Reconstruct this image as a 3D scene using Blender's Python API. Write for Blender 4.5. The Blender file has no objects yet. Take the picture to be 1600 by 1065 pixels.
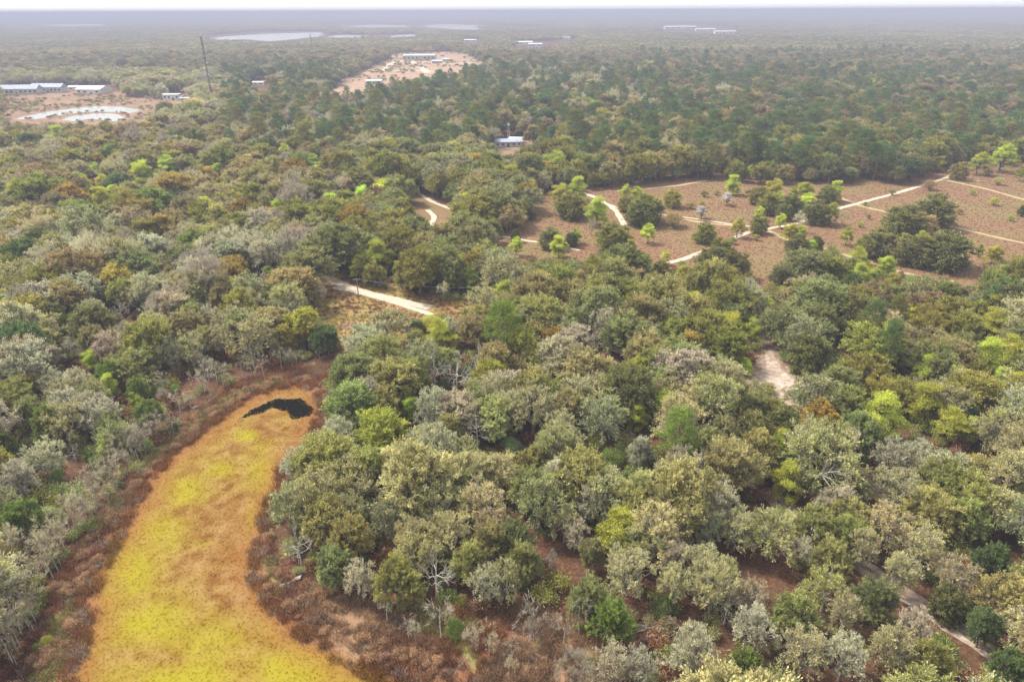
import bpy, math, random
import numpy as np
from mathutils import Vector, Matrix

R = math.radians
rng = np.random.default_rng(7)
random.seed(7)
scene = bpy.context.scene
col = scene.collection

# ------------------------------------------------------------------ camera, sky, sun, exposure
CAM_H = 85.0; PITCH = 25.75; FOC = 24.0; ROLL = 0.25
FPX = 1600 * FOC / 36.0
cam_d = bpy.data.cameras.new('camera'); cam = bpy.data.objects.new('camera', cam_d); col.objects.link(cam)
cam_d.lens = FOC; cam_d.sensor_width = 36.0; cam_d.clip_start = 0.5; cam_d.clip_end = 90000
cam.location = (0, 0, CAM_H)
_m = Matrix.Rotation(R(90 - PITCH), 4, 'X') @ Matrix.Rotation(R(-ROLL), 4, 'Z')
cam.matrix_world = Matrix.Translation((0, 0, CAM_H)) @ _m
scene.camera = cam
MR = np.array(_m.to_3x3())

SUN_EL, SUN_AZ = 52.0, -62.0          # azimuth measured from +Y (view direction) towards +X
w = bpy.data.worlds.new('World'); scene.world = w; w.use_nodes = True
nt = w.node_tree; bg = nt.nodes['Background']
sky = nt.nodes.new('ShaderNodeTexSky'); sky.sky_type = 'NISHITA'; sky.sun_disc = False
sky.sun_elevation = R(SUN_EL); sky.sun_rotation = R(SUN_AZ)
sky.dust_density = 4.0; sky.air_density = 1.0; sky.ozone_density = 1.0
hs = nt.nodes.new('ShaderNodeHueSaturation'); hs.inputs['Saturation'].default_value = 0.22
nt.links.new(sky.outputs[0], hs.inputs['Color']); cl = nt.nodes.new('ShaderNodeMix'); cl.data_type = 'RGBA'; cl.inputs[0].default_value = .6      # thin even overcast over the clear sky
cl.inputs[7].default_value = (4.1, 4.15, 4.15, 1); nt.links.new(hs.outputs[0], cl.inputs[6]); nt.links.new(cl.outputs[2], bg.inputs['Color'])
bg.inputs['Strength'].default_value = 0.14
sd = bpy.data.lights.new('sun', 'SUN'); so = bpy.data.objects.new('sun', sd); col.objects.link(so)
sd.energy = 2.8; sd.angle = R(10); sd.color = (1.0, 0.95, 0.85)
az, el = R(SUN_AZ), R(SUN_EL)
sv = Vector((math.sin(az) * math.cos(el), math.cos(az) * math.cos(el), math.sin(el)))
so.rotation_euler = sv.to_track_quat('Z', 'Y').to_euler()
scene.view_settings.view_transform = 'Standard'; scene.view_settings.look = 'None'
scene.view_settings.gamma = 1.0
scene.view_settings.exposure = 1.82
scene.render.engine = 'CYCLES'
scene.cycles.max_bounces = 6; scene.cycles.volume_bounces = 1
scene.cycles.diffuse_bounces = 4; scene.cycles.transmission_bounces = 3

HAZE = 0.00037

# ------------------------------------------------------------------ picture <-> ground
def ground(u, v, z=0.0):
    """point of the horizontal plane z seen at photo pixel (u,v)"""
    u = np.asarray(u, float); v = np.asarray(v, float)
    d = np.stack([(u - 800) / FPX, (532.5 - v) / FPX, -np.ones_like(u)], -1) @ MR.T
    t = (z - CAM_H) / d[..., 2]
    return np.stack([d[..., 0] * t, d[..., 1] * t], -1)
def proj(x, y, z):
    p = np.stack([np.asarray(x, float), np.asarray(y, float), np.asarray(z, float) - CAM_H], -1) @ MR
    dep = -p[..., 2]
    return 800 + FPX * p[..., 0] / dep, 532.5 - FPX * p[..., 1] / dep, dep
def inside(poly, x, y):
    x = np.asarray(x, float); y = np.asarray(y, float)
    c = np.zeros(x.shape, bool); n = len(poly); j = n - 1
    for i in range(n):
        xi, yi = poly[i]; xj, yj = poly[j]
        if yi != yj:
            c ^= ((yi > y) != (yj > y)) & (x < (xj - xi) * (y - yi) / (yj - yi) + xi)
        j = i
    return c
_perm = np.random.default_rng(3).random((256, 256))
def noise(x, y, s):
    x = np.asarray(x, float) / s + 100; y = np.asarray(y, float) / s + 100
    xi = np.floor(x).astype(int); yi = np.floor(y).astype(int); fx = x - xi; fy = y - yi
    fx = fx * fx * (3 - 2 * fx); fy = fy * fy * (3 - 2 * fy)
    g = lambda a, b: _perm[a % 256, b % 256]
    return (g(xi, yi) * (1 - fx) + g(xi + 1, yi) * fx) * (1 - fy) + (g(xi, yi + 1) * (1 - fx) + g(xi + 1, yi + 1) * fx) * fy
def fbm(x, y, s):
    return (noise(x, y, s) + .5 * noise(x, y, s / 2.1) + .25 * noise(x, y, s / 4.3)) / 1.75

def tag(o, label=None, cat=None, group=None, kind=None):
    if label: o['label'] = label
    if cat: o['category'] = cat
    if group: o['group'] = group
    if kind: o['kind'] = kind
    return o

# ------------------------------------------------------------------ materials
def newmat(name):
    m = bpy.data.materials.new(name); m.use_nodes = True
    t = m.node_tree; t.nodes.clear()
    out = t.nodes.new('ShaderNodeOutputMaterial')
    return m, t, out
def N(t, typ, **kw):
    n = t.nodes.new(typ)
    for k, v in kw.items(): setattr(n, k, v)
    return n
def mixc(t, a, b, f, mode='MIX'):
    n = t.nodes.new('ShaderNodeMix'); n.data_type = 'RGBA'; n.blend_type = mode
    for s, i in ((f, 0), (a, 6), (b, 7)):
        if isinstance(s, (int, float)): n.inputs[i].default_value = s
        elif isinstance(s, tuple): n.inputs[i].default_value = (*s, 1)
        else: t.links.new(s, n.inputs[i])
    return n.outputs[2]
def ramp(t, f, stops):
    n = t.nodes.new('ShaderNodeValToRGB'); e = n.color_ramp.elements
    while len(e) < len(stops): e.new(0.5)
    for el_, (p, c) in zip(e, stops):
        el_.position = p; el_.color = (c, c, c, 1) if isinstance(c, (int, float)) else (*c, 1)
    t.links.new(f, n.inputs[0]); return n.outputs[0]
def noise_tex(t, scale, detail=4, rough=.6, vec=None):
    n = t.nodes.new('ShaderNodeTexNoise'); n.inputs['Scale'].default_value = scale
    n.inputs['Detail'].default_value = detail; n.inputs['Roughness'].default_value = rough
    if vec is not None: t.links.new(vec, n.inputs['Vector'])
    return n.outputs[0]
def geo_pos(t): return N(t, 'ShaderNodeNewGeometry').outputs['Position']
def math_(t, op, a, b=None):
    n = N(t, 'ShaderNodeMath', operation=op)
    for i, s in enumerate((a, b)):
        if s is None: continue
        if isinstance(s, (int, float)): n.inputs[i].default_value = s
        else: t.links.new(s, n.inputs[i])
    return n.outputs[0]
def plain(name, c, rough=.8, metal=0., var=.25, scale=2.):
    m, t, out = newmat(name)
    b = N(t, 'ShaderNodeBsdfPrincipled'); b.inputs['Roughness'].default_value = rough; b.inputs['Metallic'].default_value = metal
    f = noise_tex(t, scale, 5, .6, geo_pos(t))
    k = ramp(t, f, [(.3, 1 - var), (.7, 1.0)])
    t.links.new(mixc(t, c, k, 1.0, 'MULTIPLY'), b.inputs['Base Color'])
    t.links.new(b.outputs[0], out.inputs[0]); return m

def leafmat(name, inst, transl=.42, mul=1.0, lo=.5, hi=.95):
    """foliage: the plant's own tint (object colour, or the instance's), varied leaf by leaf; lich = pale lichen twigs"""
    m, t, out = newmat(name)
    if inst:
        a = N(t, 'ShaderNodeAttribute', attribute_type='INSTANCER', attribute_name='tint'); c = a.outputs['Color']
    else:
        c = N(t, 'ShaderNodeObjectInfo').outputs['Color']
    v = N(t, 'ShaderNodeAttribute', attribute_name='v').outputs['Fac']
    l = N(t, 'ShaderNodeAttribute', attribute_name='lich').outputs['Fac']
    k = math_(t, 'MULTIPLY_ADD', v, hi * mul); k.node.inputs[2].default_value = lo * mul
    vm = N(t, 'ShaderNodeVectorMath', operation='SCALE'); t.links.new(c, vm.inputs[0]); t.links.new(k, vm.inputs['Scale'])
    cc = vm.outputs[0]
    pale = mixc(t, cc, (.54, .51, .36), .55)
    cc = mixc(t, cc, pale, l)
    d = N(t, 'ShaderNodeBsdfDiffuse'); tr = N(t, 'ShaderNodeBsdfTranslucent'); mx = N(t, 'ShaderNodeMixShader')
    mx.inputs[0].default_value = transl
    t.links.new(cc, d.inputs[0]); t.links.new(cc, tr.inputs[0])
    t.links.new(d.outputs[0], mx.inputs[1]); t.links.new(tr.outputs[0], mx.inputs[2])
    t.links.new(mx.outputs[0], out.inputs[0]); return m
M = {}
M['leaf'] = leafmat('foliage', False); M['leaf_i'] = leafmat('foliage_far', True)
M['grass_i'] = leafmat('grass_blades', True, .3, 1., .8, .3)
M['bark'] = plain('bark', (.17, .14, .11), .95, 0, .5, 3)
M['pale_bark'] = plain('lichen_bark', (.27, .25, .20), .95, 0, .45, 3)
M['dead'] = plain('bleached_wood', (.36, .33, .28), .9, 0, .4, 3)
M['pinebark'] = plain('pine_bark', (.20, .12, .08), .95, 0, .4, 3)

# ------------------------------------------------------------------ mesh collector
class MB:
    def __init__(s): s.V = []; s.F = []; s.mi = []; s.v = []; s.l = []; s.n = 0
    def quads(s, P, mi=0, v=.5, l=0.):
        """P: (n,4,3)"""
        n = len(P)
        if n == 0: return
        s.V.append(P.reshape(-1, 3)); s.F.append((np.arange(n * 4) + s.n).reshape(n, 4)); s.n += n * 4
        s.mi.append(np.full(n, mi)); s.v.append(np.broadcast_to(v, n).astype(float)); s.l.append(np.broadcast_to(l, n).astype(float))
    def box(s, c, d, mi=0, rz=0.):
        c = np.array(c, float); d = np.array(d, float) / 2
        p = np.array([[x, y, z] for z in (-1, 1) for x, y in ((-1, -1), (1, -1), (1, 1), (-1, 1))]) * d
        if rz: p = p @ np.array([[math.cos(rz), math.sin(rz), 0], [-math.sin(rz), math.cos(rz), 0], [0, 0, 1]])
        p = p + c
        f = [(3, 2, 1, 0), (4, 5, 6, 7), (0, 1, 5, 4), (1, 2, 6, 5), (2, 3, 7, 6), (3, 0, 4, 7)]
        s.quads(np.array([[p[i] for i in q] for q in f]), mi)
    def tube(s, pts, rad, k=6, mi=0, v=.5, l=0.):
        pts = np.array(pts, float); rings = []
        for i, p in enumerate(pts):
            d = pts[min(i + 1, len(pts) - 1)] - pts[max(i - 1, 0)]; d /= (np.linalg.norm(d) + 1e-9)
            a = np.cross(d, (0, 0, 1.) if abs(d[2]) < .9 else (1., 0, 0)); a /= np.linalg.norm(a); b = np.cross(d, a)
            th = np.arange(k) * 2 * math.pi / k
            rings.append(p + rad[i] * (np.cos(th)[:, None] * a + np.sin(th)[:, None] * b))
        q = []
        for i in range(len(rings) - 1):
            A, B = rings[i], rings[i + 1]
            for j in range(k):
                q.append((A[j], A[(j + 1) % k], B[(j + 1) % k], B[j]))
        s.quads(np.array(q), mi, v, l)
    def leaves(s, P, A, B, mi=0, v=None, l=0.):
        """rhombic leaf faces centred on P with half axes A (long) and B (wide)"""
        Q = np.stack([P - A, P + B, P + A, P - B], 1)
        s.quads(Q, mi, rng.random(len(P)) if v is None else v, l)
    def mesh(s, name, mats, weld=False):
        me = bpy.data.meshes.new(name)
        V = np.concatenate(s.V); F = np.concatenate(s.F)
        me.vertices.add(len(V)); me.vertices.foreach_set('co', V.astype(np.float32).ravel())
        me.loops.add(F.size); me.loops.foreach_set('vertex_index', F.ravel().astype(np.int32))
        me.polygons.add(len(F)); me.polygons.foreach_set('loop_start', np.arange(0, F.size, 4, dtype=np.int32))
        me.polygons.foreach_set('loop_total', np.full(len(F), 4, np.int32))
        me.polygons.foreach_set('material_index', np.concatenate(s.mi).astype(np.int32))
        for m in mats: me.materials.append(m)
        a = me.attributes.new('v', 'FLOAT', 'FACE'); a.data.foreach_set('value', np.concatenate(s.v).astype(np.float32))
        a = me.attributes.new('lich', 'FLOAT', 'FACE'); a.data.foreach_set('value', np.concatenate(s.l).astype(np.float32))
        me.update(calc_edges=True); return me
    def build(s, name, mats, parent=None, loc=None):
        o = bpy.data.objects.new(name, s.mesh(name, mats if isinstance(mats, list) else [mats])); col.objects.link(o)
        if parent is not None: o.parent = parent
        if loc is not None: o.location = loc
        return o
def unit(n):
    d = rng.normal(size=(n, 3)); return d / np.linalg.norm(d, axis=1)[:, None]
def axes(nrm):
    a = np.cross(nrm, unit(len(nrm))); a /= (np.linalg.norm(a, axis=1)[:, None] + 1e-9); return a, np.cross(nrm, a)

# ------------------------------------------------------------------ tree prototypes (reference radius 5.5 m, height 12 m)
R0, H0 = 5.5, 12.0
def clump(mb, c, r, n, size, upbias=.5, flat=.65, lich=0., vbase=.5, vvar=.5, spray=.6):
    d = unit(n); d[:, 2] = np.where(d[:, 2] < -.25, -d[:, 2] * .6, d[:, 2]); d /= np.linalg.norm(d, axis=1)[:, None]
    lob = 1 + .38 * np.sin(d[:, 0] * 5.1 + c[0] * 3) * np.cos(d[:, 1] * 4.7 + c[1] * 3) + .2 * np.sin(d[:, 2] * 9 + c[2])     # ragged outline, no ball
    rr = r * lob * (1.18 - .85 * rng.random(n) ** 1.2)
    P = c + d * rr[:, None] * np.array([1, 1, flat])
    nrm = d + np.array([0, 0, upbias]) + .8 * unit(n); nrm /= np.linalg.norm(nrm, axis=1)[:, None]
    A, B = axes(nrm); sz = size * (.6 + .8 * rng.random(n))
    ray = rng.random(n) < spray                                  # sprays: leaves strung along outward twigs
    ax = d + .45 * unit(n) + (0, 0, .15); ax /= np.linalg.norm(ax, axis=1)[:, None]
    bx = np.cross(ax, unit(n)); bx /= np.linalg.norm(bx, axis=1)[:, None]
    A = np.where(ray[:, None], ax * 1.45, A); B = np.where(ray[:, None], bx * .62, B)
    v = np.clip(vbase + vvar * (rng.random(n) - .5), 0, 1)
    mb.leaves(P, A * sz[:, None] * .5, B * sz[:, None] * .3, 0, v, 0.)
    if lich > 0:                                   # pale outer twigs standing out of the leaf mass
        k = int(n * lich); d = unit(k); d[:, 2] = np.abs(d[:, 2]); T = c + d * (r * (.75 + .4 * rng.random(k)))[:, None] * np.array([1, 1, flat])
        ax = d + .7 * unit(k); ax /= np.linalg.norm(ax, axis=1)[:, None]
        sd_ = np.cross(ax, unit(k)); sd_ /= np.linalg.norm(sd_, axis=1)[:, None]
        ln = .35 + .5 * rng.random(k)
        mb.leaves(T, ax * ln[:, None] * .5 * size / .3, sd_ * .05 * size / .3, 0, rng.random(k), 1.0)
def plume(mb, tb, o, d, L, n, size, lich, vb):
    """a feathery bough: twigs fanning out from o around direction d, leaves strung along them"""
    m = 9; D = d + .85 * unit(m) + (0, 0, .25); D /= np.linalg.norm(D, axis=1)[:, None]; Lm = L * (.55 + .6 * rng.random(m))
    k = rng.integers(m, size=n); t = .2 + .85 * rng.random(n) ** .75; Dk = D[k]
    P = o + Dk * (Lm[k] * t)[:, None] + unit(n) * (L * (.05 + .17 * t) * rng.random(n) ** .5)[:, None]; P[:, 2] -= .06 * t * L
    ax = Dk + .75 * unit(n) + (0, 0, .1); ax /= np.linalg.norm(ax, axis=1)[:, None]
    up = unit(n) + (0, 0, 1.1); bx = np.cross(ax, up); bx /= (np.linalg.norm(bx, axis=1)[:, None] + 1e-9)
    sz = size * (.6 + .8 * rng.random(n))
    mb.leaves(P, ax * sz[:, None] * .62, bx * sz[:, None] * .26, 0, np.clip(vb + .6 * (rng.random(n) - .5) + .0, 0, 1), (rng.random(n) < lich * (t > .55)).astype(float))
    for i in range(m): tb.tube([o, o + D[i] * Lm[i] * .95], [.035, .012], 3)
def oak(seed, nc=48, nl=330, size=.36, lich=.14, dome=.62, spread=1., zc=.50, rz=.44, rmin=.34, low=1.38, cr=(.7, 1.35), irregular=.18, taper=0., gap=.85, feather=True):
    global rng; rng = np.random.default_rng(seed)
    mb = MB(); tb = MB(); lobes = 1 + irregular * np.sin(np.arange(8) * 2.4 + seed) + irregular * .7 * (rng.random(8) - .5)
    cs = []
    for i in range(nc):
        for _ in range(20):
            th = rng.random() * 2 * math.pi; ph = math.acos(1 - rng.random() * low)
            k = np.interp(th, np.arange(9) / 8 * 2 * math.pi, np.append(lobes, lobes[0]))
            q = rmin + (1.06 - rmin) * rng.random() ** .6
            rr = (R0 - .8) * k * q
            c = np.array([math.cos(th) * math.sin(ph) * rr, math.sin(th) * math.sin(ph) * rr, H0 * zc + math.cos(ph) * H0 * rz * q])
            if taper: c[:2] *= 1 - taper * max(0, math.cos(ph))
            if all(np.linalg.norm((c - e) * (1, 1, 1.2)) > gap for e in cs): break
        cs.append(c)
    mids = []
    base = np.array([rng.normal() * .3, rng.normal() * .3, H0 * .22])
    tb.tube([(0, 0, -.4), (base[0] * .5, base[1] * .5, H0 * .1), base], [.42, .33, .28], 7)
    nk = 7
    for i in range(nk):
        th = i * 2 * math.pi / nk + rng.random() * .6; q = R0 * (.25 + .25 * rng.random())
        m = np.array([math.cos(th) * q, math.sin(th) * q, H0 * (.42 + .14 * rng.random())]); mids.append(m)
        tb.tube([base, (base + m) / 2 + rng.normal(size=3) * .25, m], [.24, .18, .12], 5)
    for c in cs:
        m = min(mids, key=lambda q: np.linalg.norm(q - c))
        tb.tube([m, (m + c) / 2 + rng.normal(size=3) * .25 + (0, 0, .15), c], [.11, .07, .03], 4)
        r = cr[0] + (cr[1] - cr[0]) * rng.random()
        if feather:
            d = (c - m) / (np.linalg.norm(c - m) + 1e-6) * .55 + np.array([c[0], c[1], (c[2] - H0 * .4) * 1.1]) / R0 * .6 + (0, 0, .25); d /= np.linalg.norm(d)
            plume(mb, tb, c - d * r * .75, d, r * 1.95, int(nl * r * 1.05), size * .82, lich * .45, .15 + .7 * rng.random())
        else:
            clump(mb, c, r, int(nl * r * r / 1.3), size, lich=lich, vbase=.12 + .76 * rng.random(), vvar=.6)
    return mb, tb
def grow(mb, p, d, ln, rad, depth, split=3, ang=.6, up=.12, k=5, twig=0, shrink=.68, v=.5, l=0):
    d = d / np.linalg.norm(d); q = p + d * ln * .5 + rng.normal(size=3) * ln * .06; e = p + d * ln + rng.normal(size=3) * ln * .08
    mb.tube([p, q, e], [rad, rad * .82, rad * .6], k, 0, v, l)
    if depth == 0:
        if twig:
            n = twig; dd = d + .9 * unit(n) + (0, 0, .2); dd /= np.linalg.norm(dd, axis=1)[:, None]
            t0 = p + (e - p) * rng.random((n, 1)); L = (.35 + .5 * rng.random(n))[:, None]
            s_ = np.cross(dd, unit(n)); s_ /= np.linalg.norm(s_, axis=1)[:, None]
            mb.leaves(t0 + dd * L * .5, dd * L * .5, s_ * .022, 0, rng.random(n), .8)
        return
    for i in range(split):
        nd = d + ang * unit(1)[0] * (1.2 if i else .6) + (0, 0, up)
        s0 = q + (e - q) * (.2 + .8 * rng.random()) if i else e
        grow(mb, s0, nd, ln * (shrink + .15 * rng.random()), rad * .58, depth - 1, split, ang, up, max(3, k - 1), twig, shrink, v, l)
def bare(seed, twig=16, white=False):
    global rng; rng = np.random.default_rng(seed)
    mb = MB(); tb = MB()
    tb.tube([(0, 0, -.4), (.1, .05, 2.2), (.15, .1, 4.0)], [.25, .2, .16], 6)
    for i in range(5):
        th = i * 1.26 + rng.random() * .5
        grow(mb, np.array([.15, .1, 3.6 + .4 * rng.random()]), np.array([math.cos(th) * .8, math.sin(th) * .8, 1.]), 2.8, .10, 4, 3, .55, .1, 5, twig)
    grow(mb, np.array([.15, .1, 3.8]), np.array([0, 0, 1.]), 3.2, .12, 4, 3, .5, .15, 5, twig)
    return mb, tb
def snag(seed):
    global rng; rng = np.random.default_rng(seed)
    mb = MB(); tb = MB()
    h = 6.5; tb.tube([(0, 0, -.4), (.15, .1, h * .5), (.1, .3, h), (.4, .4, h + 2.2)], [.30, .24, .19, .08], 7)
    for i in range(7):
        th = i * 2.4 + rng.random(); z = h * (.55 + .45 * i / 7)
        grow(mb, np.array([.12, .2, z]), np.array([math.cos(th), math.sin(th), .35]), 2.3, .13, 3, 3, .75, .05, 5, 0, .62)
    grow(mb, np.array([.3, .4, h + 1.5]), np.array([.2, 0, 1.]), 2.0, .1, 3, 3, .6, .1, 5, 0, .62)
    return mb, tb
def pine(seed):
    global rng; rng = np.random.default_rng(seed)
    mb = MB(); tb = MB()
    tb.tube([(0, 0, -.4), (.1, 0, H0 * .5), (.15, .05, H0 * .95)], [.28, .2, .06], 6)
    for i in range(30):
        z = H0 * (.48 + .5 * i / 30); th = i * 2.4 + rng.random() * .6
        rr = R0 * .85 * (1 - ((z / H0 - .5) / .5) ** 2 * .8) * (.55 + .45 * rng.random())
        c = np.array([math.cos(th) * rr, math.sin(th) * rr, z + rng.random() * .5])
        tb.tube([(0.1, 0, z - .5), c], [.07, .03], 4)
        clump(mb, c, 1.05 + .5 * rng.random(), 260, .28, .6, .55, 0, .3 + .4 * rng.random())
    clump(mb, np.array([.1, 0, H0 * .97]), 1.0, 200, .28, .6, .6)
    return mb, tb
def shrub(seed, size=.34):
    global rng; rng = np.random.default_rng(seed)
    mb = MB(); tb = MB()
    for i in range(22):
        th = rng.random() * 6.283; q = rng.random() ** .5
        c = np.array([math.cos(th) * q * R0 * .7, math.sin(th) * q * R0 * .7, H0 * (.35 + .42 * (1 - q * q) * (.6 + .5 * rng.random()))])
        tb.tube([(0, 0, 0), c], [.12, .04], 4)
        clump(mb, c, 1.6 + .6 * rng.random(), 420, size, .4, 1.5, .08, .3 + .4 * rng.random())
    return mb, tb

PR = {  # kind -> list of (crown mb, trunk mb), bark
    'O': ([oak(11, 105), oak(12, 120, irregular=.3), oak(13, 95, irregular=.34), oak(14, 110, irregular=.36), oak(15, 130, cr=(.65, 1.2), irregular=.25), oak(16, 115, irregular=.2, taper=.2)], 'bark'),
    'L': ([oak(21, 74, 190, .33, .8, irregular=.3, cr=(.6, 1.2)), oak(22, 84, 170, .31, 1.0, irregular=.36, cr=(.6, 1.1)), oak(23, 66, 180, .33, .9, irregular=.36, cr=(.6, 1.25)), oak(24, 90, 160, .31, 1.1, irregular=.3, cr=(.55, 1.1))], 'pale_bark'),
    'G': ([oak(31, 50, 300, .32, .03, zc=.42, rz=.45, rmin=.3, low=1.7, cr=(1.1, 1.7), taper=.35, feather=False), oak(32, 46, 300, .32, .03, zc=.42, rz=.46, rmin=.3, low=1.7, cr=(1.1, 1.8), irregular=.3, taper=.3, feather=False), oak(33, 54, 260, .3, .03, zc=.44, rz=.42, rmin=.35, low=1.6, cr=(1., 1.5), irregular=.35, taper=.2, feather=False)], 'bark'),
    'P': ([pine(41), pine(42)], 'pinebark'),
    'B': ([bare(51), bare(52, 20), bare(53, 13)], 'pale_bark'),
    'S': ([snag(61), snag(62), snag(63)], 'dead'),
    'U': ([shrub(71), shrub(72)], 'bark'),
}
def sapling(seed):
    global rng; rng = np.random.default_rng(seed); mb = MB(); tb = MB()
    tb.tube([(0, 0, -.2), (.15, .1, 2.2), (.35 + .2 * rng.normal(), .1, 4.6)], [.095, .07, .03], 5)
    for i in range(8):
        z = 1.9 + i * .34; th = i * 2.4
        grow(mb, np.array([.25, .1, z]), np.array([math.cos(th), math.sin(th), 1.1]), .85, .026, 2, 2, .6, .1, 3, 7)
    for q in (mb, tb):
        for V in q.V: V *= np.array([R0 / 1.1, R0 / 1.1, H0 / 5.])
    return mb, tb
PR['T'] = ([sapling(501), sapling(502), sapling(503)], 'dead')
PR['F'] = ([oak(91, 120, 260, .4, .2, zc=.40, rz=.56, low=1.75, cr=(.9, 1.5)), oak(92, 130, 250, .4, .2, zc=.40, rz=.56, low=1.75, irregular=.3, cr=(.8, 1.4)), oak(93, 110, 260, .4, .2, zc=.42, rz=.54, low=1.7, irregular=.36, cr=(.9, 1.5))], 'bark')
PR['W'] = ([oak(81, 30, 420, .26, .9, zc=.5, rz=.42, cr=(1.1, 1.7), feather=False)], 'bark')
BR_MAT = {'B': 'leaf', 'S': 'dead'}
proto = {}
for k, (lst, bark) in PR.items():
    cm = {'S': M['dead']}.get(k, M['leaf'])
    proto[k] = [(c.mesh('crown', [cm]), t.mesh('trunk', [M[bark]])) for c, t in lst]
    PR[k] = (lst, bark)
rng = np.random.default_rng(99)

# ------------------------------------------------------------------ instanced "stuff"
def hidden_proto(name, mbs, mats):
    """prototype mesh object that lives only as the source of instances"""
    J = MB(); 
    for mi, mb in enumerate(mbs):
        for a in ('V', 'v', 'l'): getattr(J, a).extend(getattr(mb, a))
        J.F.extend([f + J.n for f in mb.F]); J.n += mb.n
        J.mi.extend([np.full(len(x), mi) for x in mb.mi])
    return bpy.data.objects.new(name, J.mesh(name, mats))
def scatter(name, protos, P, rot, scl, tint, pid, label=None):
    n = len(P); me = bpy.data.meshes.new(name); me.vertices.add(n)
    me.vertices.foreach_set('co', np.asarray(P, np.float32).ravel())
    for nm, ty, arr in (('rot', 'FLOAT', rot), ('scl', 'FLOAT_VECTOR', scl), ('pid', 'INT', pid)):
        a = me.attributes.new(nm, ty, 'POINT')
        a.data.foreach_set('vector' if ty == 'FLOAT_VECTOR' else 'value', np.asarray(arr, np.int32 if ty == 'INT' else np.float32).ravel())
    a = me.attributes.new('tint', 'FLOAT_COLOR', 'POINT')
    a.data.foreach_set('color', np.concatenate([tint, np.ones((n, 1))], 1).astype(np.float32).ravel())
    o = bpy.data.objects.new(name, me); col.objects.link(o)
    g = bpy.data.node_groups.new(name, 'GeometryNodeTree')
    g.interface.new_socket('Geometry', in_out='INPUT', socket_type='NodeSocketGeometry')
    g.interface.new_socket('Geometry', in_out='OUTPUT', socket_type='NodeSocketGeometry')
    gi = g.nodes.new('NodeGroupInput'); go = g.nodes.new('NodeGroupOutput')
    iop = g.nodes.new('GeometryNodeInstanceOnPoints')
    m2p = g.nodes.new('GeometryNodeMeshToPoints')
    g.links.new(gi.outputs[0], m2p.inputs[0]); g.links.new(m2p.outputs[0], iop.inputs['Points'])
    j = g.nodes.new('GeometryNodeJoinGeometry')
    for p in reversed(protos):
        oi = g.nodes.new('GeometryNodeObjectInfo'); oi.inputs['Object'].default_value = p; oi.inputs['As Instance'].default_value = True
        g.links.new(oi.outputs['Geometry'], j.inputs[0])
    g.links.new(j.outputs[0], iop.inputs['Instance']); iop.inputs['Pick Instance'].default_value = True
    def na(nm, ty):
        a = g.nodes.new('GeometryNodeInputNamedAttribute'); a.data_type = ty; a.inputs[0].default_value = nm
        return a.outputs[0]
    g.links.new(na('pid', 'INT'), iop.inputs['Instance Index'])
    cx = g.nodes.new('ShaderNodeCombineXYZ'); g.links.new(na('rot', 'FLOAT'), cx.inputs[2])
    e2r = g.nodes.new('FunctionNodeEulerToRotation'); g.links.new(cx.outputs[0], e2r.inputs[0])
    g.links.new(e2r.outputs[0], iop.inputs['Rotation']); g.links.new(na('scl', 'FLOAT_VECTOR'), iop.inputs['Scale'])
    g.links.new(iop.outputs[0], go.inputs[0])
    md = o.modifiers.new('scatter', 'NODES'); md.node_group = g
    tag(o, label, label and name.replace('_', ' '), None, 'stuff')
    return o

# ------------------------------------------------------------------ tones
TONE = {'sg': (.270, .262, .078), 'cr': (.385, .350, .140), 'sv': (.365, .345, .215), 'gg': (.220, .232, .078), 'ol': (.230, .222, .043),
        'do': (.155, .162, .043), 'dg': (.092, .140, .042), 'mg': (.155, .210, .038), 'tn': (.300, .252, .098), 'br': (.235, .188, .088),
        'oc': (.330, .250, .050), 'lm': (.400, .455, .060), 'yg': (.320, .325, .050), 'pk': (.37, .29, .18), 'wh': (.50, .48, .46),
        'mv': (.175, .135, .115), 'ru': (.18, .075, .035)}
TNAME = {'sg': 'sage green', 'cr': 'creamy sage', 'sv': 'silvery grey', 'gg': 'grey-green', 'ol': 'olive', 'do': 'dark olive', 'dg': 'dark green',
         'mg': 'leaf-green', 'tn': 'tan-brown', 'br': 'dull brown', 'oc': 'ochre-tinged', 'lm': 'bright lime', 'yg': 'yellow-green', 'pk': 'pinkish tan',
         'wh': 'white-blossomed', 'mv': 'mauve-grey', 'ru': 'russet'}
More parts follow.
